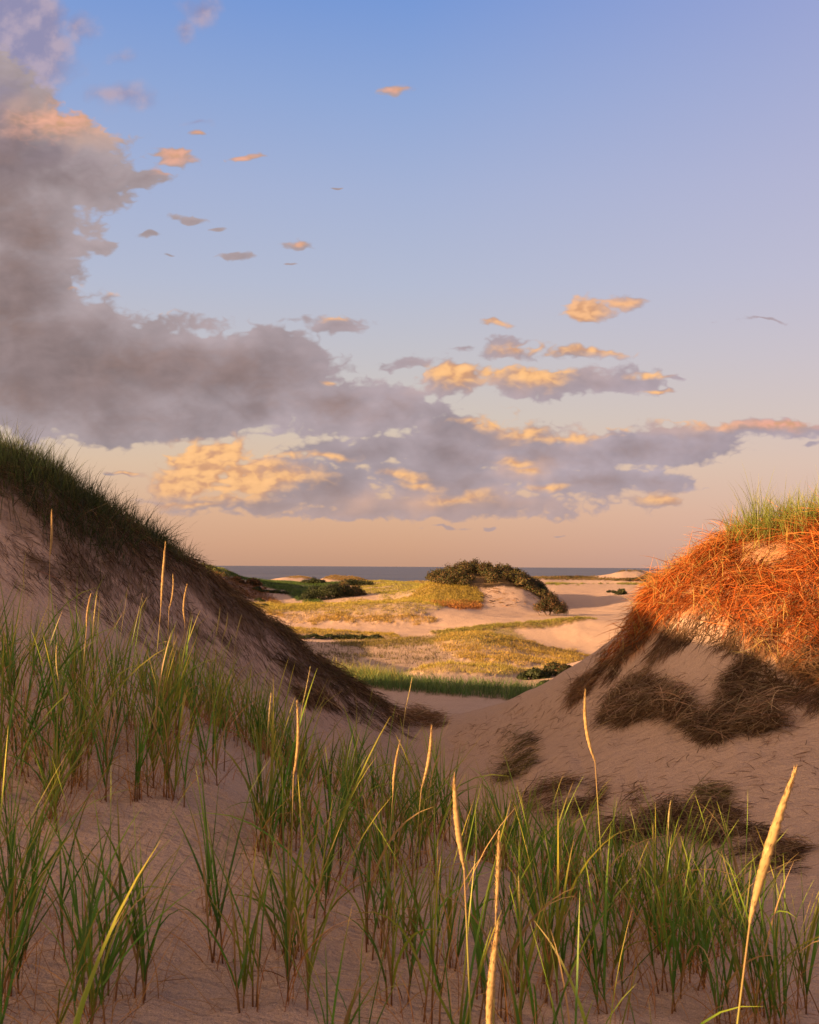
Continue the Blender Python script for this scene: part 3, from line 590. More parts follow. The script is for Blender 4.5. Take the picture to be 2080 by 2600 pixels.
# ---- shrubs
def leaf_cloud(centres, radii, n, size, cols, hollow=.55):
    """small leaf faces spread through the volume of overlapping lobes"""
    k = rng.choice(len(radii), n, p=(radii.prod(1)**(2/3))/(radii.prod(1)**(2/3)).sum())
    d = rng.normal(size=(n, 3)); d /= np.linalg.norm(d, axis=1)[:, None]; d[:, 2] = np.abs(d[:, 2])*1.0-.25*rng.random(n)
    r = (hollow+(1-hollow)*rng.random(n)**.6)*(1+.12*rng.normal(size=n))
    p = centres[k]+d*radii[k]*r[:, None]
    a = rng.normal(size=(n, 3)); a /= np.linalg.norm(a, axis=1)[:, None]; b = np.cross(a, d); b /= np.linalg.norm(b, axis=1)[:, None]+1e-6
    s = size*rng.uniform(.5, 1.4, n)[:, None]
    V = np.stack([p-a*s, p+b*s*.5, p+a*s, p-b*s*.5], 1).reshape(-1, 3)
    Fq = np.arange(n*4).reshape(-1, 4)
    lobe = 1+.22*rng.normal(size=len(radii))
    pick = rng.choice(len(cols), n); C = np.array(cols)[pick]*lobe[k][:, None]*(1+.25*rng.normal(size=(n, 1)))
    return V, Fq, np.repeat(np.clip(C, .005, .8), 4, 0)
def shrub(px, py, wpx, hpx, label, cols, n=2600, lobes=7, near=30, far=900, group='low shrubs on the dunes', name='shrub', leaf=.05, twigs=3):
    x, y, z = on_ground(px, py, near, far)
    W, H = 1.15*wpx*y/F, 1.2*hpx*y/F; n = int(n*1.4)
    root = bpy.data.objects.new(name, None); COL.objects.link(root); root.location = (x, y, z)
    root['label'] = label; root['category'] = 'shrub'; root['group'] = group
    c, r = [], []
    lobes = int(lobes*1.7)
    for i in range(lobes):
        u = (i+.5)/lobes*2-1
        lx = u*W*.38+rng.normal()*W*.04; ly = rng.normal()*W*.14
        rr = np.array([W*rng.uniform(.14, .26), W*rng.uniform(.14, .26), H*rng.uniform(.35, .55)*(1-.35*u*u)])
        gz = float(hz(x+lx, y+ly))-z
        c.append((lx, ly, gz+H*rng.uniform(.0, .42)*(1-.4*u*u))); r.append(rr)
    sz = max(leaf, 1.5*y/F)
    V, Fq, C = leaf_cloud(np.array(c), np.array(r), int(n*1.3), sz, cols, hollow=.35)
    link('foliage', mesh_np('foliage', V, Fq, M_LEAF, C), parent=root)
    tw = []
    for i in range(twigs):
        j = rng.integers(len(c)); e = np.array(c[j])+rng.normal(size=3)*np.array(r[j])*.5; e[2] = abs(e[2])+r[j][2]*.35
        s0 = np.array([e[0]*.4, e[1]*.4, float(hz(x+e[0]*.4, y+e[1]*.4))-z-.1]); mid = (s0+e)/2+rng.normal(size=3)*.1*H
        tw.append(tube([s0, mid, e], [.03*H+.01, .02*H+.006, .004], (.1, .07, .04), 5))
    for V, Fq, C in tw: link('stem', mesh_np('stem', V, Fq, M_BARK, C), parent=root)
DG1 = [(.028, .040, .012), (.045, .055, .016), (.018, .025, .010)]
DG2 = [(.06, .055, .018), (.09, .065, .02), (.035, .04, .014), (.11, .06, .025)]
RB = [(.14, .07, .03), (.09, .05, .022), (.06, .055, .02), (.20, .10, .04)]
shrub(688, 1264, 92, 42, 'large dark shrub in the green hollow left of the golden ridge', DG1, 5200)
shrub(738, 1256, 64, 34, 'brown green shrub touching the large dark one on its right', DG2, 3600, lobes=5)
shrub(738, 1239, 80, 20, 'flat dark shrub on the skyline dune above the sand hollow', DG1, 3000, near=160)
shrub(660, 1232, 46, 14, 'dark domed shrub below the far pale sand patch', DG1, 1800, near=160)
shrub(545, 1249, 28, 11, 'leftmost low shrub along the edge of the white sand slope', DG1, 1200, lobes=4)
shrub(572, 1252, 30, 12, 'middle low shrub along the edge of the white sand slope', DG1, 1300, lobes=4)
shrub(598, 1255, 22, 9, 'last low shrub at the tip of the white sand slope', DG1, 900, lobes=3)
shrub(536, 1238, 34, 20, 'rust coloured shrub on the left slope above the sand', RB, 1500, lobes=4)
shrub(504, 1232, 30, 16, 'rust and brown shrub beside the left dune edge', RB, 1300, lobes=4)
shrub(548, 1270, 20, 9, 'small green shrub on the sand behind the left dune', DG1, 600, lobes=3)
shrub(560, 1280, 16, 8, 'smallest green shrub on the sand behind the left dune', DG1, 500, lobes=3)
shrub(432, 1206, 60, 18, 'green scrub topping the far hill beside the left dune', [(.06, .085, .02), (.10, .11, .03), (.16, .15, .04)], 2600, near=140)
names7 = ['first', 'second', 'third', 'fourth', 'fifth', 'sixth', 'seventh']
for i, (px, w_, h_) in enumerate([(604, 42, 14), (638, 44, 12), (668, 34, 11), (700, 42, 12), (734, 42, 13), (766, 34, 11), (792, 34, 12)]):
    shrub(px, 1347, w_, h_, names7[i]+' shrub from the left in the dark row under the golden lip', DG1, 900, lobes=4, group='dark row of low shrubs across the valley', near=60, far=100)
shrub(1160, 1293, 62, 50, 'round brown shrub standing at the right end of the shrubby dune', RB+DG1, 5600, lobes=9, near=110)
shrub(1146, 1250, 34, 24, 'dark green shrub just above the round brown one', DG1, 2600, lobes=5, near=110)
shrub(1308, 1247, 28, 14, 'lone small dark shrub on the shaded sand sheet', DG1, 900, lobes=3)
shrub(1284, 1243, 18, 7, 'thin twiggy shrub left of the lone dark one', DG1, 220, lobes=2, twigs=14)
shrub(1126, 1427, 56, 24, 'dark shrub left of two beside the right dune slope', DG1, 3400, lobes=6, near=36, far=80)
shrub(1178, 1419, 62, 28, 'olive shrub pressed against the right dune slope', DG2+DG1, 3400, lobes=6, near=36, far=80)
shrub(1152, 1441, 30, 14, 'small dark shrub in front of the olive and dark pair', DG1, 1200, lobes=4, near=34, far=80)
shrub(1332, 1217, 60, 8, 'dark low shrub on the far skyline right of the sand patch', DG2, 1500, near=220)
shrub(1388, 1212, 52, 10, 'dark rounded shrub on the far skyline nearest the right dune', DG2, 1500, near=220)
shrub(1192, 1211, 80, 6, 'long low shrub on the far skyline left of the sand patch', DG2, 1700, near=220)
# the thicket over the crest of the middle dune
def thicket():
    x0, y0, z0 = on_ground(1010, 1228, 120, 170)
    root = bpy.data.objects.new('shrub_thicket', None); COL.objects.link(root); root.location = (x0, y0, z0)
    root['label'] = 'wide brown green thicket of shrubs crowning the middle dune'; root['category'] = 'thicket'
    cap = region([(903, 1228), (918, 1204), (1000, 1190), (1070, 1195), (1115, 1214), (1160, 1262), (1146, 1264), (1110, 1242), (1060, 1229), (1000, 1239), (935, 1238)], 132, 168, 2)
    K = 300; x, y = sample(cap, K, 4.0)
    u = (x-x0)/6.6
    h = 1.4*(1-.35*np.clip(u, -1, 1)**2)*rng.uniform(.5, 1.2, K)
    c = np.stack([x, y, hz(x, y)+h*.45], -1)-np.array([x0, y0, z0])
    r = np.stack([rng.uniform(.5, 1.0, K), rng.uniform(.5, 1.0, K), h*.8], -1)
    V, Fq, C = leaf_cloud(c, r, 78000, .10, DG2+DG2+[(.07, .04, .018), (.05, .06, .016), (.09, .09, .022)])
    link('foliage', mesh_np('foliage', V, Fq, M_LEAF, C), parent=root)
    tw = []
    for i in range(12):
        j = rng.integers(K); e = c[j]+np.array([rng.normal()*.4, rng.normal()*.4, r[j][2]*1.15]); s0 = c[j]-np.array([0, 0, h[j]*.6])
        tw.append(tube([s0, (s0+e)/2+rng.normal(size=3)*.1, e], [.05, .03, .006], (.1, .07, .04), 5))
    for V, Fq, C in tw: link('stem', mesh_np('stem', V, Fq, M_BARK, C), parent=root)
thicket()

# ---- beach grass plants of the foreground, each its own plant
GB, GM, GT = (.22, .14, .05), (.078, .185, .020), (.30, .37, .038)
YB, YM, YT = (.26, .17, .055), (.20, .24, .025), (.42, .36, .05)
count = {'n': 0}
def plant(x, y, height_, tillers, label, group, lean=(0, 0), dead=6, yellow=.25, spread=.035, name='grass_plant', leaves=(3, 6), stalks=()):
    height = height_*1.04; z = float(hz(x, y))
    root = bpy.data.objects.new(name, None); COL.objects.link(root); root.location = (x, y, z)
    root['label'] = label; root['category'] = 'grass plant'; root['kind'] = 'thing'
    if group: root['group'] = group
    st, lv = [], []
    R0, HD, LN, PH, CV, WD, CB, CM, CT = [[] for _ in range(9)]
    for k in range(tillers):
        bx, by = rng.normal()*spread, rng.normal()*spread
        bz = float(hz(x+bx, y+by))-z-.015
        sh = height*rng.uniform(.14, .34)
        a = rng.uniform(0, 2*math.pi); tl = abs(rng.normal())*.10+.02
        dx, dy = math.sin(a)*tl+lean[0]*.5, math.cos(a)*tl+lean[1]*.5
        topp = np.array([bx+dx*sh, by+dy*sh, bz+sh])
        yel = rng.random() < yellow
        cb, cm, ct = (YB, YM, YT) if yel else (GB, GM, GT)
        cs = np.array([np.array((.20, .085, .035))*rng.uniform(.6, 1.3), np.array((.30, .17, .06))*rng.uniform(.7, 1.2), np.array(cm)*1.1])
        st.append(tube([(bx, by, bz), (bx+dx*sh*.45, by+dy*sh*.45, bz+sh*.5), topp], [.0034, .0030, .0020], cs, 5))
        nl = rng.integers(*leaves)
        for j in range(nl):
            f = rng.uniform(.35, 1.0); p = np.array([bx, by, bz])*(1-f)+topp*f
            h_ = rng.uniform(0, 2*math.pi) if j else a
            ang = abs(rng.normal())*.20+.06+.10*(1-f)
            vx, vy = math.sin(h_)*math.tan(ang)+lean[0], math.cos(h_)*math.tan(ang)+lean[1]
            R0.append(p); HD.append(math.atan2(vx, vy)); PH.append(math.atan(math.hypot(vx, vy)))
            L = (height-sh*f)*rng.uniform(.55, 1.12); LN.append(L)
            CV.append(abs(rng.normal())*.30+.05+(1.5*rng.random() if rng.random() < .22 else 0))
            WD.append(rng.uniform(.0048, .0105))
            jt = rng.uniform(.7, 1.35)
            if rng.random() < .10:
                d_ = rng.uniform(.7, 1.2); CB.append(np.array((.26, .15, .05))*d_); CM.append(np.array((.38, .25, .09))*d_); CT.append(np.array((.46, .33, .14))*d_); CV[-1] += rng.random()*1.2; continue
            CB.append(np.array(cm)*jt*.9); CM.append(np.array(cm)*jt*rng.uniform(.9, 1.1, 3)); CT.append(np.array(ct)*jt if rng.random() < .8 else np.array((.36, .25, .08)))
    for V, Fq, C in st: link('stem', mesh_np('stem', V, Fq, M_GRASS, C), parent=root)
    V, Fq, C = blades(np.array(R0), np.array(HD), np.array(LN), np.array(PH), np.array(CV), np.array(WD), np.array(CB), np.array(CM), np.array(CT), segs=8, wig=.12)
    link('leaves', mesh_np('leaves', V, Fq, M_GRASS, C), parent=root)
    if dead:
        n = int(dead*2.0); bx, by = rng.normal(size=n)*spread*1.3, rng.normal(size=n)*spread*1.3
        rt = np.stack([bx, by, hz(x+bx, y+by)-z-.01], -1)
        c1, c2, c3 = jit((.24, .10, .035), n, .25), jit((.36, .19, .06), n, .25), jit((.46, .30, .12), n, .2)
        V, Fq, C = blades(rt, rng.uniform(0, 2*math.pi, n), height*rng.uniform(.25, .75, n), np.abs(rng.normal(size=n))*.45+.1, rng.uniform(.1, 1.5, n), rng.uniform(.0018, .0038, n), c1, c2, c3, segs=8, wig=.35)
        link('dead_leaves', mesh_np('dead_leaves', V, Fq, M_DRY, C), parent=root)
    for s in stalks: flower(root, np.array([x, y, z]), **s)
    count['n'] += 1
    return root
def flower(root, org, tip=None, neck=None, head_r=.006, bristle=.5, col=(.52, .38, .15), stem=(.34, .34, .08), foot=(0, 0)):
    """a straight stalk from the plant's base to a long narrow seed head"""
    head_r = head_r*.82
    b = np.array([foot[0], foot[1], -.01]); n_ = np.array(neck)-org; t_ = np.array(tip)-org
    bend = (b+n_)/2+np.array([(t_-n_)[0]*-.05, 0, 0])
    ts = np.linspace(0, 1, 10)[:, None]
    pts = (1-ts)**2*b+2*ts*(1-ts)*bend+ts**2*n_
    c = np.array(stem)[None]*np.linspace(.75, 1.1, 10)[:, None]; c[-2:] = np.array(col)*.9
    V, Fq, C = tube(pts, np.linspace(.0024, .0016, 10), c, 6)
    sk = link('flower_stalk', mesh_np('flower_stalk', V, Fq, M_GRASS, C, smooth_=True), parent=root)
    L = np.linalg.norm(t_-n_); ax = (t_-n_)/L; m = 46
    u = np.linspace(0, 1, m); prof = np.interp(u, [0, .12, .35, .65, .88, 1], [.28, .6, 1, .92, .55, .12])*head_r*(1+.05*rng.normal(size=m))
    sway = np.array([rng.normal(), 0, 0])*L*.035
    hp = n_+ax*(u*L)[:, None]+sway*(4*u*(1-u))[:, None]+rng.normal(size=(m, 3))*head_r*.06
    jc = np.array(col)[None]*(1+.12*rng.normal(size=(m, 1)))
    P1 = tube(hp, prof, jc, 9)
    n = int(L/.0007); uu = rng.random(n)
    a = np.cross(ax, [0, 1, 0]); a /= np.linalg.norm(a); b2 = np.cross(ax, a); th = rng.uniform(0, 2*math.pi, n)
    rad = a[None]*np.cos(th)[:, None]+b2[None]*np.sin(th)[:, None]
    pr = np.interp(uu, u, prof)
    p0 = n_+ax*(uu*L)[:, None]+sway*(4*uu*(1-uu))[:, None]+rad*pr[:, None]*.7
    tipv = p0+ax*(.010+.006*rng.random((n, 1)))+rad*(.0014+.0055*bristle*rng.random((n, 1))**2)
    wv = np.cross(ax, rad)*.0011
    V = np.stack([p0-wv, p0+wv, tipv+wv*.2, tipv-wv*.2], 1).reshape(-1, 3); cc = np.repeat(jit(np.array(col)*1.05, n, .30), 4, 0)
    V, Fq, C = join([P1, (V, np.arange(n*4).reshape(-1, 4), cc)])
    link('seed_head', mesh_np('seed_head', V, Fq, M_SEED, C), parent=sk)

def at(px, py, Y):
    a, b = unroll(px, py); return np.array([(a-HX)/F*Y, Y, -(b-HY)/F*Y])
WORDS = 'first second third fourth fifth sixth seventh eighth ninth tenth eleventh twelfth thirteenth fourteenth fifteenth sixteenth seventeenth eighteenth nineteenth twentieth'.split()
TENS = {2: 'twenty', 3: 'thirty', 4: 'forty', 5: 'fifty'}
def ordinal(i):
    if i < 20: return WORDS[i]
    t, u = divmod(i+1, 10)
    return TENS[t]+'-'+WORDS[u-1] if u else {3: 'thirtieth', 4: 'fortieth', 5: 'fiftieth'}[t]
# hero plants whose seed heads stand out: tip, neck, foot (measured), depth, head radius, label
HERO = [
 ((107, 1085), (105, 1180), (102, 1500), 6.6, .0085, .9, 'plant with the feathery straw seed head against the left dune'),
 ((54, 1178), (52, 1250), (40, 1500), 6.9, .0035, .2, 'grass plant with thin pale spike near the left edge'),
 ((348, 1150), (340, 1285), (318, 1560), 6.0, .0085, .5, 'grass plant with the tallest golden seed head, in front of left dune'),
 ((364, 1218), (357, 1290), (350, 1600), 6.3, .0055, .4, 'plant with slim seed head just right of the tallest golden one'),
 ((395, 1238), (391, 1318), (380, 1600), 6.4, .0065, .6, 'plant with brownish seed head second right of the tallest one'),
 ((192, 1262), (184, 1330), (160, 1640), 5.4, .0055, .3, 'plant with pale seed head left of the bent leaf'),
 ((205, 1258), (198, 1325), (185, 1620), 5.9, .0045, .4, 'plant with thin brown spike behind the pale seed head'),
 ((464, 1287), (456, 1345), (430, 1560), 6.9, .005, .3, 'plant with pale spike over the dense green stand, left of three'),
 ((480, 1298), (470, 1350), (460, 1560), 7.1, .0045, .5, 'plant with grey brown spike, middle of three over the green stand'),
 ((510, 1300), (498, 1350), (480, 1560), 7.0, .004, .3, 'plant with green spike, right of three over the green stand'),
 ((122, 1367), (127, 1445), (120, 1760), 4.9, .0045, .2, 'plant with white tipped narrow seed head low at the left'),
 ((574, 1467), (568, 1560), (560, 1800), 5.2, .0048, .4, 'plant with narrow golden spike left of the bright central one'),
 ((628, 1484), (623, 1640), (618, 1990), 3.9, .0062, .4, 'plant with long bright golden seed head before the dune foot'),
 ((655, 1412), (640, 1490), (610, 1800), 5.3, .0022, .1, 'plant with one long thin green spike leaning right'),
 ((846, 1565), (833, 1675), (815, 1950), 4.3, .0055, .4, 'plant with curved pale seed head left of the bristly one'),
 ((912, 1532), (893, 1660), (865, 1960), 4.3, .0078, 1.2, 'plant with bristly golden seed head near the picture centre'),
 ((870, 1430), (858, 1490), (830, 1830), 6.2, .003, .2, 'plant with thin green spike reaching the saddle at left'),
 ((962, 1636), (985, 1830), (1018, 2230), 2.7, .0085, .3, 'near plant with thick smooth golden seed head leaning left'),
 ((1057, 1757), (1053, 1925), (1046, 2260), 2.7, .0055, 1.6, 'near plant with ragged bristly golden seed head'),
 ((1058, 1945), (1040, 2200), (1030, 2420), 2.1, .0085, 1.0, 'nearest plant with stout bristly seed head cut by the lower edge'),
 ((1237, 1452), (1258, 1600), (1290, 1960), 4.4, .0082, .8, 'plant with tall golden seed head in front of the right dune'),
 ((1418, 1685), (1414, 1740), (1400, 2010), 4.9, .0045, .2, 'plant with short pale seed head above the right green stand'),
 ((1382, 1735), (1384, 1775), (1375, 2010), 5.1, .003, .4, 'plant with small brown spike beside the short pale seed head'),
 ((1100, 1850), (1103, 1910), (1110, 2150), 3.6, .004, .2, 'plant with green spike right of the ragged seed head'),
 ((1680, 1614), (1588, 1935), (1490, 2330), 2.15, .0108, .8, 'near plant with big straw coloured seed stalk leaning right'),
]
QUEUE = []
def queue(x, y, *a, **k): QUEUE.append((x, y, a, k))
for (tx, ty), (nx, ny), (bx, by), Y, hr, br, lab in HERO:
    tip, neck = at(tx, ty, Y), at(nx, ny, Y)
    d = neck-tip; d /= -d[2]
    foot0 = at(bx, by, Y); x = foot0[0]
    z = float(hz(x, Y))
    near = Y < 3
    hgt = .5 if not near else .36
    queue(x, Y, hgt, 3 if near else 4, lab, 'grass plants carrying tall seed heads', dead=5, leaves=(2, 4) if near else (3, 5), yellow=.6,
          stalks=[dict(tip=tip, neck=neck, head_r=hr, bristle=br, foot=(0, 0), col=(.45, .32, .13) if hr > .005 else (.40, .34, .14))])
def stand(pts, desc, height, tillers, group, **k):
    pts = sorted(pts, key=lambda p: p[0]/p[1])
    for i, (x, y) in enumerate(pts):
        hgt = height*rng.uniform(.78, 1.18); tl = max(1, int(round(tillers*rng.uniform(.4, 1.4))))
        look = ('tall ' if hgt > height*1.07 else 'short ' if hgt < height*.88 else '')+('full ' if tl > tillers*1.2 else 'sparse ' if tl < tillers*.8 else '')
        queue(x, y, hgt, tl, f'{look}green grass plant, {ordinal(i)} from left {desc}', group, **k)
def from_poly(poly, n, mind=.10):
    P0 = np.array(poly, float); out = []; tries = 0
    while len(out) < n and tries < 4000:
        tries += 1
        px, py = rng.uniform(P0[:, 0].min(), P0[:, 0].max()), rng.uniform(P0[:, 1].min(), P0[:, 1].max())
        if not inpoly(np.array([px]), np.array([py]), poly)[0]: continue
        x, y, z = on_ground(px, py, 1.5, 14)
        if all(math.hypot(x-a, y-b) > mind for a, b in out): out.append((x, y))
    return out
crestD = np.exp(KD[3])
def behind_crest(s0, s1, d0, d1, n, mind=.10):
    out = []; tries = 0
    while len(out) < n and tries < 4000:
        tries += 1
        s = rng.uniform(s0, s1); D = np.interp(s, S, crestD)+rng.uniform(d0, d1); x = (s-HX)/F*D
        if all(math.hypot(x-a, D-b) > mind for a, b in out): out.append((x, D))
    return out
def at_px(lst): return [on_ground(px, py, 1.5, 14)[:2] for px, py in lst]
L = (-.02, 0); 
stand(at_px([(168, 1655), (229, 1693), (293, 1688), (315, 1684), (358, 1685), (382, 1693), (453, 1661), (135, 1727), (111, 1734)]), 'in the row edging the bare sand', .62, 2, 'grass plants edging the bare sand', dead=7, spread=.018)
stand(from_poly([(-60, 1480), (200, 1465), (340, 1500), (500, 1590), (450, 1640), (300, 1665), (150, 1690), (-60, 1690)], 34, .12), 'in the left stand below the dune', .68, 3, 'grass plants in the left stand', dead=8)
stand(behind_crest(-80, 330, .1, 1.6, 13, .2), 'behind the rim of the left stand', .50, 4, 'grass plants behind the left rim')
stand(behind_crest(360, 640, -.1, 1.7, 26, .14), 'in the dense clump over the sand rim', .56, 5, 'grass plants in the dense clump on the rim', dead=12, spread=.06)
stand(at_px([(468, 2040), (447, 1929), (552, 1806), (570, 1811), (323, 2104), (521, 2127)]), 'on the bare sand at lower left', .66, 3, 'single grass plants on the bare lower sand', dead=7, spread=.025)
stand(from_poly([(-80, 1900), (60, 1880), (130, 1960), (250, 2060), (330, 2150), (240, 2170), (-80, 2170)], 13, .14), 'at the lower left corner', .64, 3, 'grass plants in the lower left corner', lean=(.10, 0), dead=8)
stand(at_px([(591, 2016), (616, 2121), (644, 2013), (695, 1882), (749, 1875), (681, 1939), (813, 1949), (792, 1996), (846, 1825), (836, 2114), (903, 1761)]), 'on the open sand near centre', .62, 3, 'grass plants on the open central sand', dead=7, spread=.025)
stand(from_poly([(600, 1670), (760, 1745), (900, 1795), (960, 1850), (880, 1900), (740, 1850), (620, 1800), (560, 1740)], 16, .16), 'in the central stand', .56, 3, 'grass plants in the central stand', dead=8)
stand(behind_crest(620, 1150, .0, 2.2, 30, .18), 'beyond the rim at the centre', .52, 5, 'grass plants beyond the central rim', dead=10, spread=.05)
stand(from_poly([(860, 2000), (1080, 1980), (1180, 2160), (860, 2170)], 5, .16), 'at the bottom middle', .60, 4, 'grass plants at the bottom middle', dead=7)
stand(from_poly([(1090, 1930), (1300, 2000), (1500, 2050), (1620, 2090), (1590, 2150), (1180, 2150)], 14, .18), 'in the right stand', .56, 4, 'grass plants in the right stand', dead=9)
stand(behind_crest(1150, 1560, .0, 1.6, 22, .17), 'beyond the rim on the right', .55, 5, 'grass plants beyond the right rim', dead=10)
stand(at_px([(1575, 2148), (1592, 2121), (1676, 2150), (1700, 2120), (1640, 2160)]), 'at the lower right corner', .60, 3, 'grass plants in the lower right corner', dead=5)
near_pts = [((s-HX)/F*D, D) for s, D in ((30, 2.9), (150, 3.1), (700, 3.1), (930, 3.1), (1180, 2.9), (1330, 3.0), (60, 2.4))]
stand(near_pts, 'rising from below the frame', .62, 3, 'near grass plants rooted below the frame', dead=5)

for x, y, a_, k_ in QUEUE:
    d2 = (XG-x)**2+(YG-y)**2; nr = d2 < .36
    ZG[nr] += .022*np.exp(-d2[nr]/.075**2)*rng.uniform(.5, 1.4)-.012*np.exp(-d2[nr]/.17**2)
for x, y, a_, k_ in QUEUE: plant(x, y, *a_, **k_)
build_ground()
SUN_E, SUN_C, ROLL_S = 5.0, (1.0, .565, .28), 1.0

# ---------------------------------------------------------------- sky with clouds, all by direction
def build_world():
    w = bpy.data.worlds.new('World'); scene.world = w; w.use_nodes = True
    nt = w.node_tree; nt.nodes.clear()
    tc = nd(nt, 'ShaderNodeTexCoord'); G = tc.outputs['Generated']
    sp = nd(nt, 'ShaderNodeSeparateXYZ', {0: G}); x, y, z = sp.outputs
    yc = mth(nt, 'MAXIMUM', y, .06)
    U = mth(nt, 'DIVIDE', x, yc); V = mth(nt, 'DIVIDE', z, yc)
    qx = mth(nt, 'MULTIPLY_ADD', U, F/100, HX/100); qy = mth(nt, 'MULTIPLY_ADD', V, -F/100, HY/100)
    q = nd(nt, 'ShaderNodeCombineXYZ', {0: qx, 1: qy, 2: 0.0}).outputs[0]
    # clear sky: colour by height above the horizon
    ramp = nd(nt, 'ShaderNodeValToRGB', {0: mth(nt, 'MULTIPLY_ADD', z, 1/.7, .0, clamp=True)})
    # gnomonic height -> sine of elevation on the axis
    stops = SKY_STOPS
    el = ramp.color_ramp.elements
    while len(el) < len(stops): el.new(.5)
    for e, (py, c) in zip(el, stops):
        v = (HY-py)/F; e.position = min(1, max(0, v/math.sqrt(1+v*v)/.7)); e.color = (*srgb(*c), 1)
    sky = ramp.outputs[0]
    # pinker to the right
    rt = mth(nt, 'MULTIPLY', mth(nt, 'MULTIPLY_ADD', U, 1.5, .0, clamp=True), .5)
    sky = mixc(nt, rt, sky, srgb(208, 178, 196)); 
    nish = nd(nt, 'ShaderNodeTexSky', sky_type='NISHITA', sun_disc=False, sun_elevation=SUN_EL, sun_rotation=SUN_AZ, dust_density=2.0)
    def vscale(c, k):
        n = nd(nt, 'ShaderNodeVectorMath', operation='SCALE'); nt.links.new(c, n.inputs[0])
        if isinstance(k, bpy.types.NodeSocket): nt.links.new(k, n.inputs['Scale'])
        else: n.inputs['Scale'].default_value = k
        return n.outputs[0]
    def vadd(a, b): return nd(nt, 'ShaderNodeVectorMath', {0: a, 1: b}, operation='ADD').outputs[0]
    sky = vadd(vscale(sky, SKY_K), vscale(nish.outputs[0], NISH_K))
    # ---- clouds
    mp = nd(nt, 'ShaderNodeMapping', {'Vector': q, 'Scale': (.8, 1.25, 1)})
    wn = nd(nt, 'ShaderNodeTexNoise', {'Vector': mp.outputs[0], 'Scale': .9, 'Detail': 3.0})
    wv = nd(nt, 'ShaderNodeVectorMath', {0: wn.outputs['Color'], 1: (.5, .5, .5)}, operation='SUBTRACT').outputs[0]
    q1 = vadd(q, vscale(wv, .75))
    def puff(v, det=7.0, d2=2.5):
        n1 = nd(nt, 'ShaderNodeTexNoise', {'Vector': v, 'Scale': 1.3, 'Detail': det, 'Roughness': .50, 'Distortion': .1}).outputs[0]
        n2 = nd(nt, 'ShaderNodeTexNoise', {'Vector': v, 'Scale': 2.8, 'Detail': d2, 'Roughness': .45}).outputs[0]
        bl = mth(nt, 'ABSOLUTE', mth(nt, 'MULTIPLY_ADD', n2, 2.0, -1.0))
        return mth(nt, 'ADD', mth(nt, 'MULTIPLY', n1, .85), mth(nt, 'MULTIPLY_ADD', bl, -.5, .155))
    fb = puff(mp.outputs[0])
    off = vadd(mp.outputs[0], nd(nt, 'ShaderNodeCombineXYZ', {0: -.09, 1: -.14, 2: 0.0}).outputs[0])
    relief = mth(nt, 'SUBTRACT', puff(mp.outputs[0], 3.5, 2.0), puff(off, 3.5, 2.0))
    big = nd(nt, 'ShaderNodeTexNoise', {'Vector': mp.outputs[0], 'Scale': .45, 'Detail': 4.0}).outputs[0]
    bg1_ = nd(nt, 'ShaderNodeTexNoise', {'Vector': q1, 'Scale': .62, 'Detail': 3.0, 'Roughness': .45}).outputs[0]
    bg2_ = nd(nt, 'ShaderNodeTexNoise', {'Vector': vadd(q1, nd(nt, 'ShaderNodeCombineXYZ', {0: -.25, 1: -.4, 2: 0.0}).outputs[0]), 'Scale': .62, 'Detail': 3.0, 'Roughness': .45}).outputs[0]
    relief2 = mth(nt, 'SUBTRACT', bg1_, bg2_)
    def blobs(lst, qq, gain=.8, base=.22):
        acc = None
        for b in lst:
            cx, cy, rx, ry = [v/100 for v in b[:4]]; k = b[4] if len(b) > 4 else 1.0
            wgt = (base+min(rx, ry)*gain)*k
            n = nd(nt, 'ShaderNodeVectorMath', {0: qq, 1: (1/rx, 1/ry, 0), 2: (-cx/rx, -cy/ry, 0)}, operation='MULTIPLY_ADD')
            ln = nd(nt, 'ShaderNodeVectorMath', {0: n.outputs[0]}, operation='LENGTH').outputs['Value']
            v = mth(nt, 'MULTIPLY_ADD', ln, -wgt, wgt)
            acc = v if acc is None else mth(nt, 'SMOOTH_MAX', acc, v, .08)
        return acc
    D = blobs(CLOUDS, q1)
    Fd = mth(nt, 'ADD', mth(nt, 'MULTIPLY', D, 1.3), mth(nt, 'MULTIPLY_ADD', fb, 1.25, -.60))
    def ss(v, a, b):
        n = nd(nt, 'ShaderNodeMapRange', {0: v, 1: a, 2: b, 3: 0.0, 4: 1.0}, interpolation_type='SMOOTHSTEP'); return n.outputs[0]
    alpha = ss(Fd, -.06, .22)
    soft_ = blobs(SOFT, q1, .9, .26)
    sn = nd(nt, 'ShaderNodeTexNoise', {'Vector': q, 'Scale': 1.6, 'Detail': 5.0, 'Roughness': .5}).outputs[0]
    alpha2 = mth(nt, 'MULTIPLY', ss(mth(nt, 'ADD', soft_, mth(nt, 'MULTIPLY_ADD', sn, 1.2, -.6)), -.2, .65), .85)
    L = blobs(LIT, q1, .8, .22)
    Lf = mth(nt, 'ADD', mth(nt, 'ADD', mth(nt, 'MULTIPLY', L, 1.3), mth(nt, 'MULTIPLY_ADD', fb, .75, -.33)), mth(nt, 'MULTIPLY', relief, .3))
    lit = ss(Lf, -.28, .52)
    # thickness darkens the undersides and cores, relief models them
    core = ss(Fd, .1, 1.3)
    gx = mth(nt, 'MULTIPLY_ADD', qx, 1/14.0, -.12, clamp=True)
    shade = mixc(nt, gx, srgb(146, 128, 128), srgb(166, 148, 152))
    shade = mixc(nt, ss(qy, 4.5, .3), shade, srgb(139, 134, 162))
    warm = mth(nt, 'MULTIPLY', ss(big, .45, .68), .55)
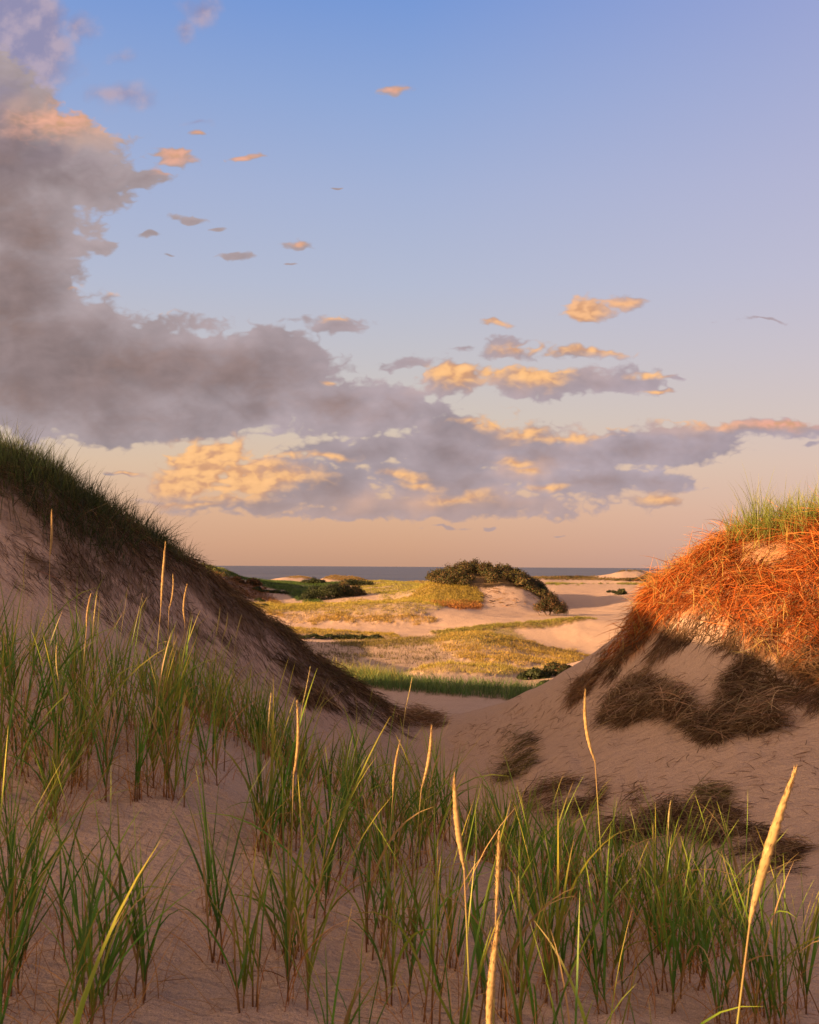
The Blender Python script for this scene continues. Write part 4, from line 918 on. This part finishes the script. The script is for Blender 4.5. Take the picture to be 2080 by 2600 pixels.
    shade = mixc(nt, warm, shade, srgb(158, 128, 118))
    thin = mixc(nt, gx, srgb(172, 157, 160), srgb(184, 168, 176))
    shade = mixc(nt, core, thin, shade)
    wm = ss(mth(nt, 'ADD', blobs(WARM, q1, .8, .2), mth(nt, 'MULTIPLY_ADD', relief2, 1.6, .0)), -.15, .75)
    shade = mixc(nt, mth(nt, 'MULTIPLY', wm, .75), shade, srgb(216, 172, 146))
    shade = vscale(shade, mth(nt, 'ADD', mth(nt, 'MULTIPLY_ADD', relief, .30, .98), mth(nt, 'MULTIPLY', relief2, .75)))
    litc = mixc(nt, ss(qy, 4.0, 8.0), srgb(228, 170, 146), srgb(251, 193, 134))
    litc = mixc(nt, ss(qx, 13.5, 16.5), litc, srgb(235, 172, 150))
    litc = mixc(nt, ss(relief, -.16, .08), srgb(226, 170, 130), litc); litc = vscale(litc, mth(nt, 'MULTIPLY_ADD', relief, .5, 1.0))
    cl = mixc(nt, lit, (0, 0, 0), (0, 0, 0)); nt.links.new(shade, cl.node.inputs[6]); nt.links.new(litc, cl.node.inputs[7])
    # low clouds dissolve into the warm air near the horizon
    dis = mth(nt, 'MULTIPLY', ss(qy, 9.8, 11.6), .55)
    cl = mixc(nt, dis, cl, srgb(200, 160, 140))
    front = ss(y, .1, .3)
    litsoft = mixc(nt, ss(sn, .4, .62), srgb(150, 142, 172), srgb(188, 168, 182))
    outc = mixc(nt, 0.0, sky, vscale(litsoft, SKY_K)); nt.links.new(mth(nt, 'MULTIPLY', alpha2, front), outc.node.inputs[0])
    outc2 = mixc(nt, 0.0, outc, vscale(cl, SKY_K)); nt.links.new(mth(nt, 'MULTIPLY', alpha, front), outc2.node.inputs[0])
    # the half of the sky behind the camera glows round the low sun
    dt = nd(nt, 'ShaderNodeVectorMath', {0: G, 1: tuple(sun_from)}, operation='DOT_PRODUCT').outputs['Value']
    g1 = mth(nt, 'POWER', mth(nt, 'MAXIMUM', dt, 0.0), 2.5)
    glow = vscale(nd(nt, 'ShaderNodeRGB').outputs[0], g1); glow.node.inputs[0].links[0].from_node.outputs[0].default_value = (*GLOW, 1)
    bg0 = nd(nt, 'ShaderNodeBackground', {'Color': vadd(sky, glow), 'Strength': 1.0})
    bg1 = nd(nt, 'ShaderNodeBackground', {'Color': outc2, 'Strength': 1.0})
    # the clouds stand only in this quarter of the sky; everywhere else it is clear
    def gate(v, a, b): return mth(nt, 'MULTIPLY', mth(nt, 'GREATER_THAN', v, a), mth(nt, 'LESS_THAN', v, b))
    zone = mth(nt, 'MULTIPLY', mth(nt, 'MULTIPLY', gate(U, -.75, .55), gate(V, -.001, .62)), mth(nt, 'GREATER_THAN', y, .3))
    clear = mth(nt, 'MULTIPLY', mth(nt, 'GREATER_THAN', qx, 9.2), mth(nt, 'LESS_THAN', qy, 5.6))
    zone = mth(nt, 'MULTIPLY', zone, mth(nt, 'SUBTRACT', 1.0, clear))
    ms = nd(nt, 'ShaderNodeMixShader', {0: zone, 1: bg0.outputs[0], 2: bg1.outputs[0]})
    nd(nt, 'ShaderNodeOutputWorld', {'Surface': ms.outputs[0]})
EXPO = 1.6
SKY_K = .33*.97; NISH_K = .006; GLOW = (.90, .49, .21)
SKY_STOPS = [(1193, (198, 152, 126)), (1150, (209, 161, 132)), (1080, (217, 172, 142)), (980, (217, 186, 160)), (880, (206, 190, 178)), (760, (194, 188, 192)), (600, (178, 183, 204)),
             (400, (162, 174, 208)), (200, (140, 163, 210)), (0, (116, 149, 210)), (-300, (74, 98, 150)), (-900, (34, 40, 66))]
CLOUDS = [(-480, 560, 420, 330), (-900, 420, 420, 280), (-420, 180, 300, 160), (-60, 330, 190, 230), (110, 330, 150, 60, .8), (60, 330, 190, 90), (130, 380, 170, 80), (20, 480, 190, 100), (20, 610, 150, 140), (60, 740, 270, 130), (150, 800, 330, 130),
  (350, 780, 280, 105), (480, 790, 240, 95), (300, 880, 300, 62), (520, 860, 150, 55), (570, 740, 130, 50, .8), (710, 685, 55, 18), (650, 672, 50, 12), (300, 385, 55, 20), (200, 520, 50, 16, .9),
  (700, 850, 160, 62), (800, 870, 170, 50), (860, 765, 55, 20), (960, 905, 120, 40), (960, 800, 80, 38), (1120, 805, 140, 36), (1270, 806, 110, 32), (1080, 745, 75, 22), (1230, 748, 95, 13), (1070, 720, 40, 10),
  (1240, 655, 55, 26), (1320, 628, 50, 12), (1040, 680, 30, 7), (1425, 795, 26, 6), (1385, 825, 30, 6), (975, 735, 26, 10),
  (760, 950, 170, 38), (950, 960, 150, 62), (1060, 925, 120, 42), (1160, 960, 180, 55), (1350, 945, 190, 40), (1440, 920, 150, 30), (1570, 903, 170, 24, 1.2), (1700, 906, 100, 18, 1.2), (1710, 935, 22, 8),
  (1240, 1015, 200, 32, 1.2), (1380, 1015, 100, 20, 1.2), (920, 1015, 230, 45), (1000, 1060, 300, 28), (1385, 1052, 60, 10), (420, 985, 85, 42), (460, 955, 80, 22), (380, 1015, 60, 34), (560, 1000, 130, 40), (680, 1030, 180, 45),
  (520, 1060, 200, 26), (800, 1080, 260, 20), (345, 343, 55, 18), (412, 290, 20, 5), (515, 328, 26, 6), (395, 462, 28, 9), (445, 488, 18, 5), (310, 505, 26, 6), (497, 538, 32, 7), (636, 515, 34, 6), (598, 551, 10, 3),
  (230, 1000, 10, 3), (275, 998, 36, 4), (945, 1112, 42, 4), (1037, 1114, 14, 4), (1180, 1116, 12, 3), (355, 548, 14, 3), (1790, 905, 120, 16), (-300, 600, 250, 260), (1600, 672, 50, 3, .8), (700, 390, 9, 2), (835, 198, 22, 6, .8)]
SOFT = [(20, 90, 130, 150, 1.4), (-40, 180, 170, 130, 1.3), (70, 150, 90, 60), (160, 60, 36, 30), (415, 30, 45, 34), (385, 70, 20, 20), (260, 130, 30, 12, .6), (250, 210, 90, 26), (410, 265, 26, 8), (835, 200, 26, 9)]
WARM = [(460, 1005, 190, 70), (180, 250, 190, 65), (1080, 795, 190, 42), (1080, 900, 170, 30), (1260, 650, 90, 40), (1500, 895, 240, 26), (1380, 1050, 110, 20), (900, 1060, 330, 26), (1090, 985, 60, 24)]
LIT = [(190, 232, 80, 20), (280, 205, 50, 12), (120, 265, 90, 22, .7), (350, 340, 50, 15), (330, 372, 20, 7), (412, 289, 18, 4), (515, 327, 24, 5), (238, 621, 20, 5), (160, 608, 16, 4), (703, 670, 22, 5), (345, 661, 18, 4), (480, 526, 20, 3),
  (410, 968, 85, 40, 1.3), (480, 955, 70, 24, 1.2), (375, 1010, 50, 32, 1.2), (460, 1005, 140, 52, 1.25), (400, 1064, 80, 8), (590, 1010, 70, 20), (560, 960, 90, 8), (690, 965, 45, 7), (955, 790, 70, 24, 1.2), (1020, 788, 50, 18), (1120, 792, 70, 23, 1.2), (1175, 780, 30, 8),
  (1100, 735, 50, 12), (1235, 745, 85, 9), (1300, 742, 34, 5), (1040, 680, 28, 6), (1225, 652, 55, 26, 1.3), (1310, 628, 48, 9), (1050, 884, 60, 12), (1105, 905, 40, 12), (1000, 885, 30, 6), (1190, 920, 70, 7), (1280, 905, 50, 5),
  (1450, 888, 70, 7), (1530, 893, 60, 10), (1640, 895, 90, 12), (1080, 975, 30, 8), (1115, 993, 26, 6), (845, 1010, 34, 8), (880, 1025, 30, 6), (1150, 1028, 36, 6), (960, 1048, 46, 10), (1400, 1048, 48, 9), (1380, 826, 26, 4), (1365, 790, 34, 4), (690, 797, 14, 4), (1395, 795, 10, 3), (275, 997, 30, 3), (636, 512, 14, 3), (835, 198, 18, 4)]
build_world()

# ---------------------------------------------------------------- sun, camera, view
sl = bpy.data.lights.new('sun', 'SUN'); sl.energy = SUN_E; sl.angle = R(.6); sl.color = SUN_C
so = bpy.data.objects.new('sun', sl); COL.objects.link(so)
from mathutils import Vector
so.rotation_euler = (-Vector(sun_from)).to_track_quat('-Z', 'Y').to_euler()
cam = bpy.data.cameras.new('camera'); co = bpy.data.objects.new('camera', cam); COL.objects.link(co); scene.camera = co
cam.sensor_fit = 'HORIZONTAL'; cam.sensor_width = 36; cam.lens = 36*F/1725
cam.shift_y = (HY-1078)/1725; cam.clip_start = .05; cam.clip_end = 200000
co.rotation_euler = (R(90), 0, 0)
from mathutils import Matrix
co.matrix_world = Matrix.Rotation(R(90), 4, 'X') @ Matrix.Rotation(ROLL_S*ROLL, 4, 'Z')
cam.dof.use_dof = True; cam.dof.focus_distance = 9.0; cam.dof.aperture_fstop = 18.0
scene.view_settings.view_transform = 'Standard'; scene.view_settings.look = 'None'
scene.view_settings.exposure = EXPO; scene.view_settings.gamma = 1.0; scene.view_settings.use_curve_mapping = False
scene.cycles.max_bounces = 5; scene.cycles.diffuse_bounces = 3; scene.cycles.glossy_bounces = 2; scene.cycles.transmission_bounces = 3
scene.cycles.use_denoising = True
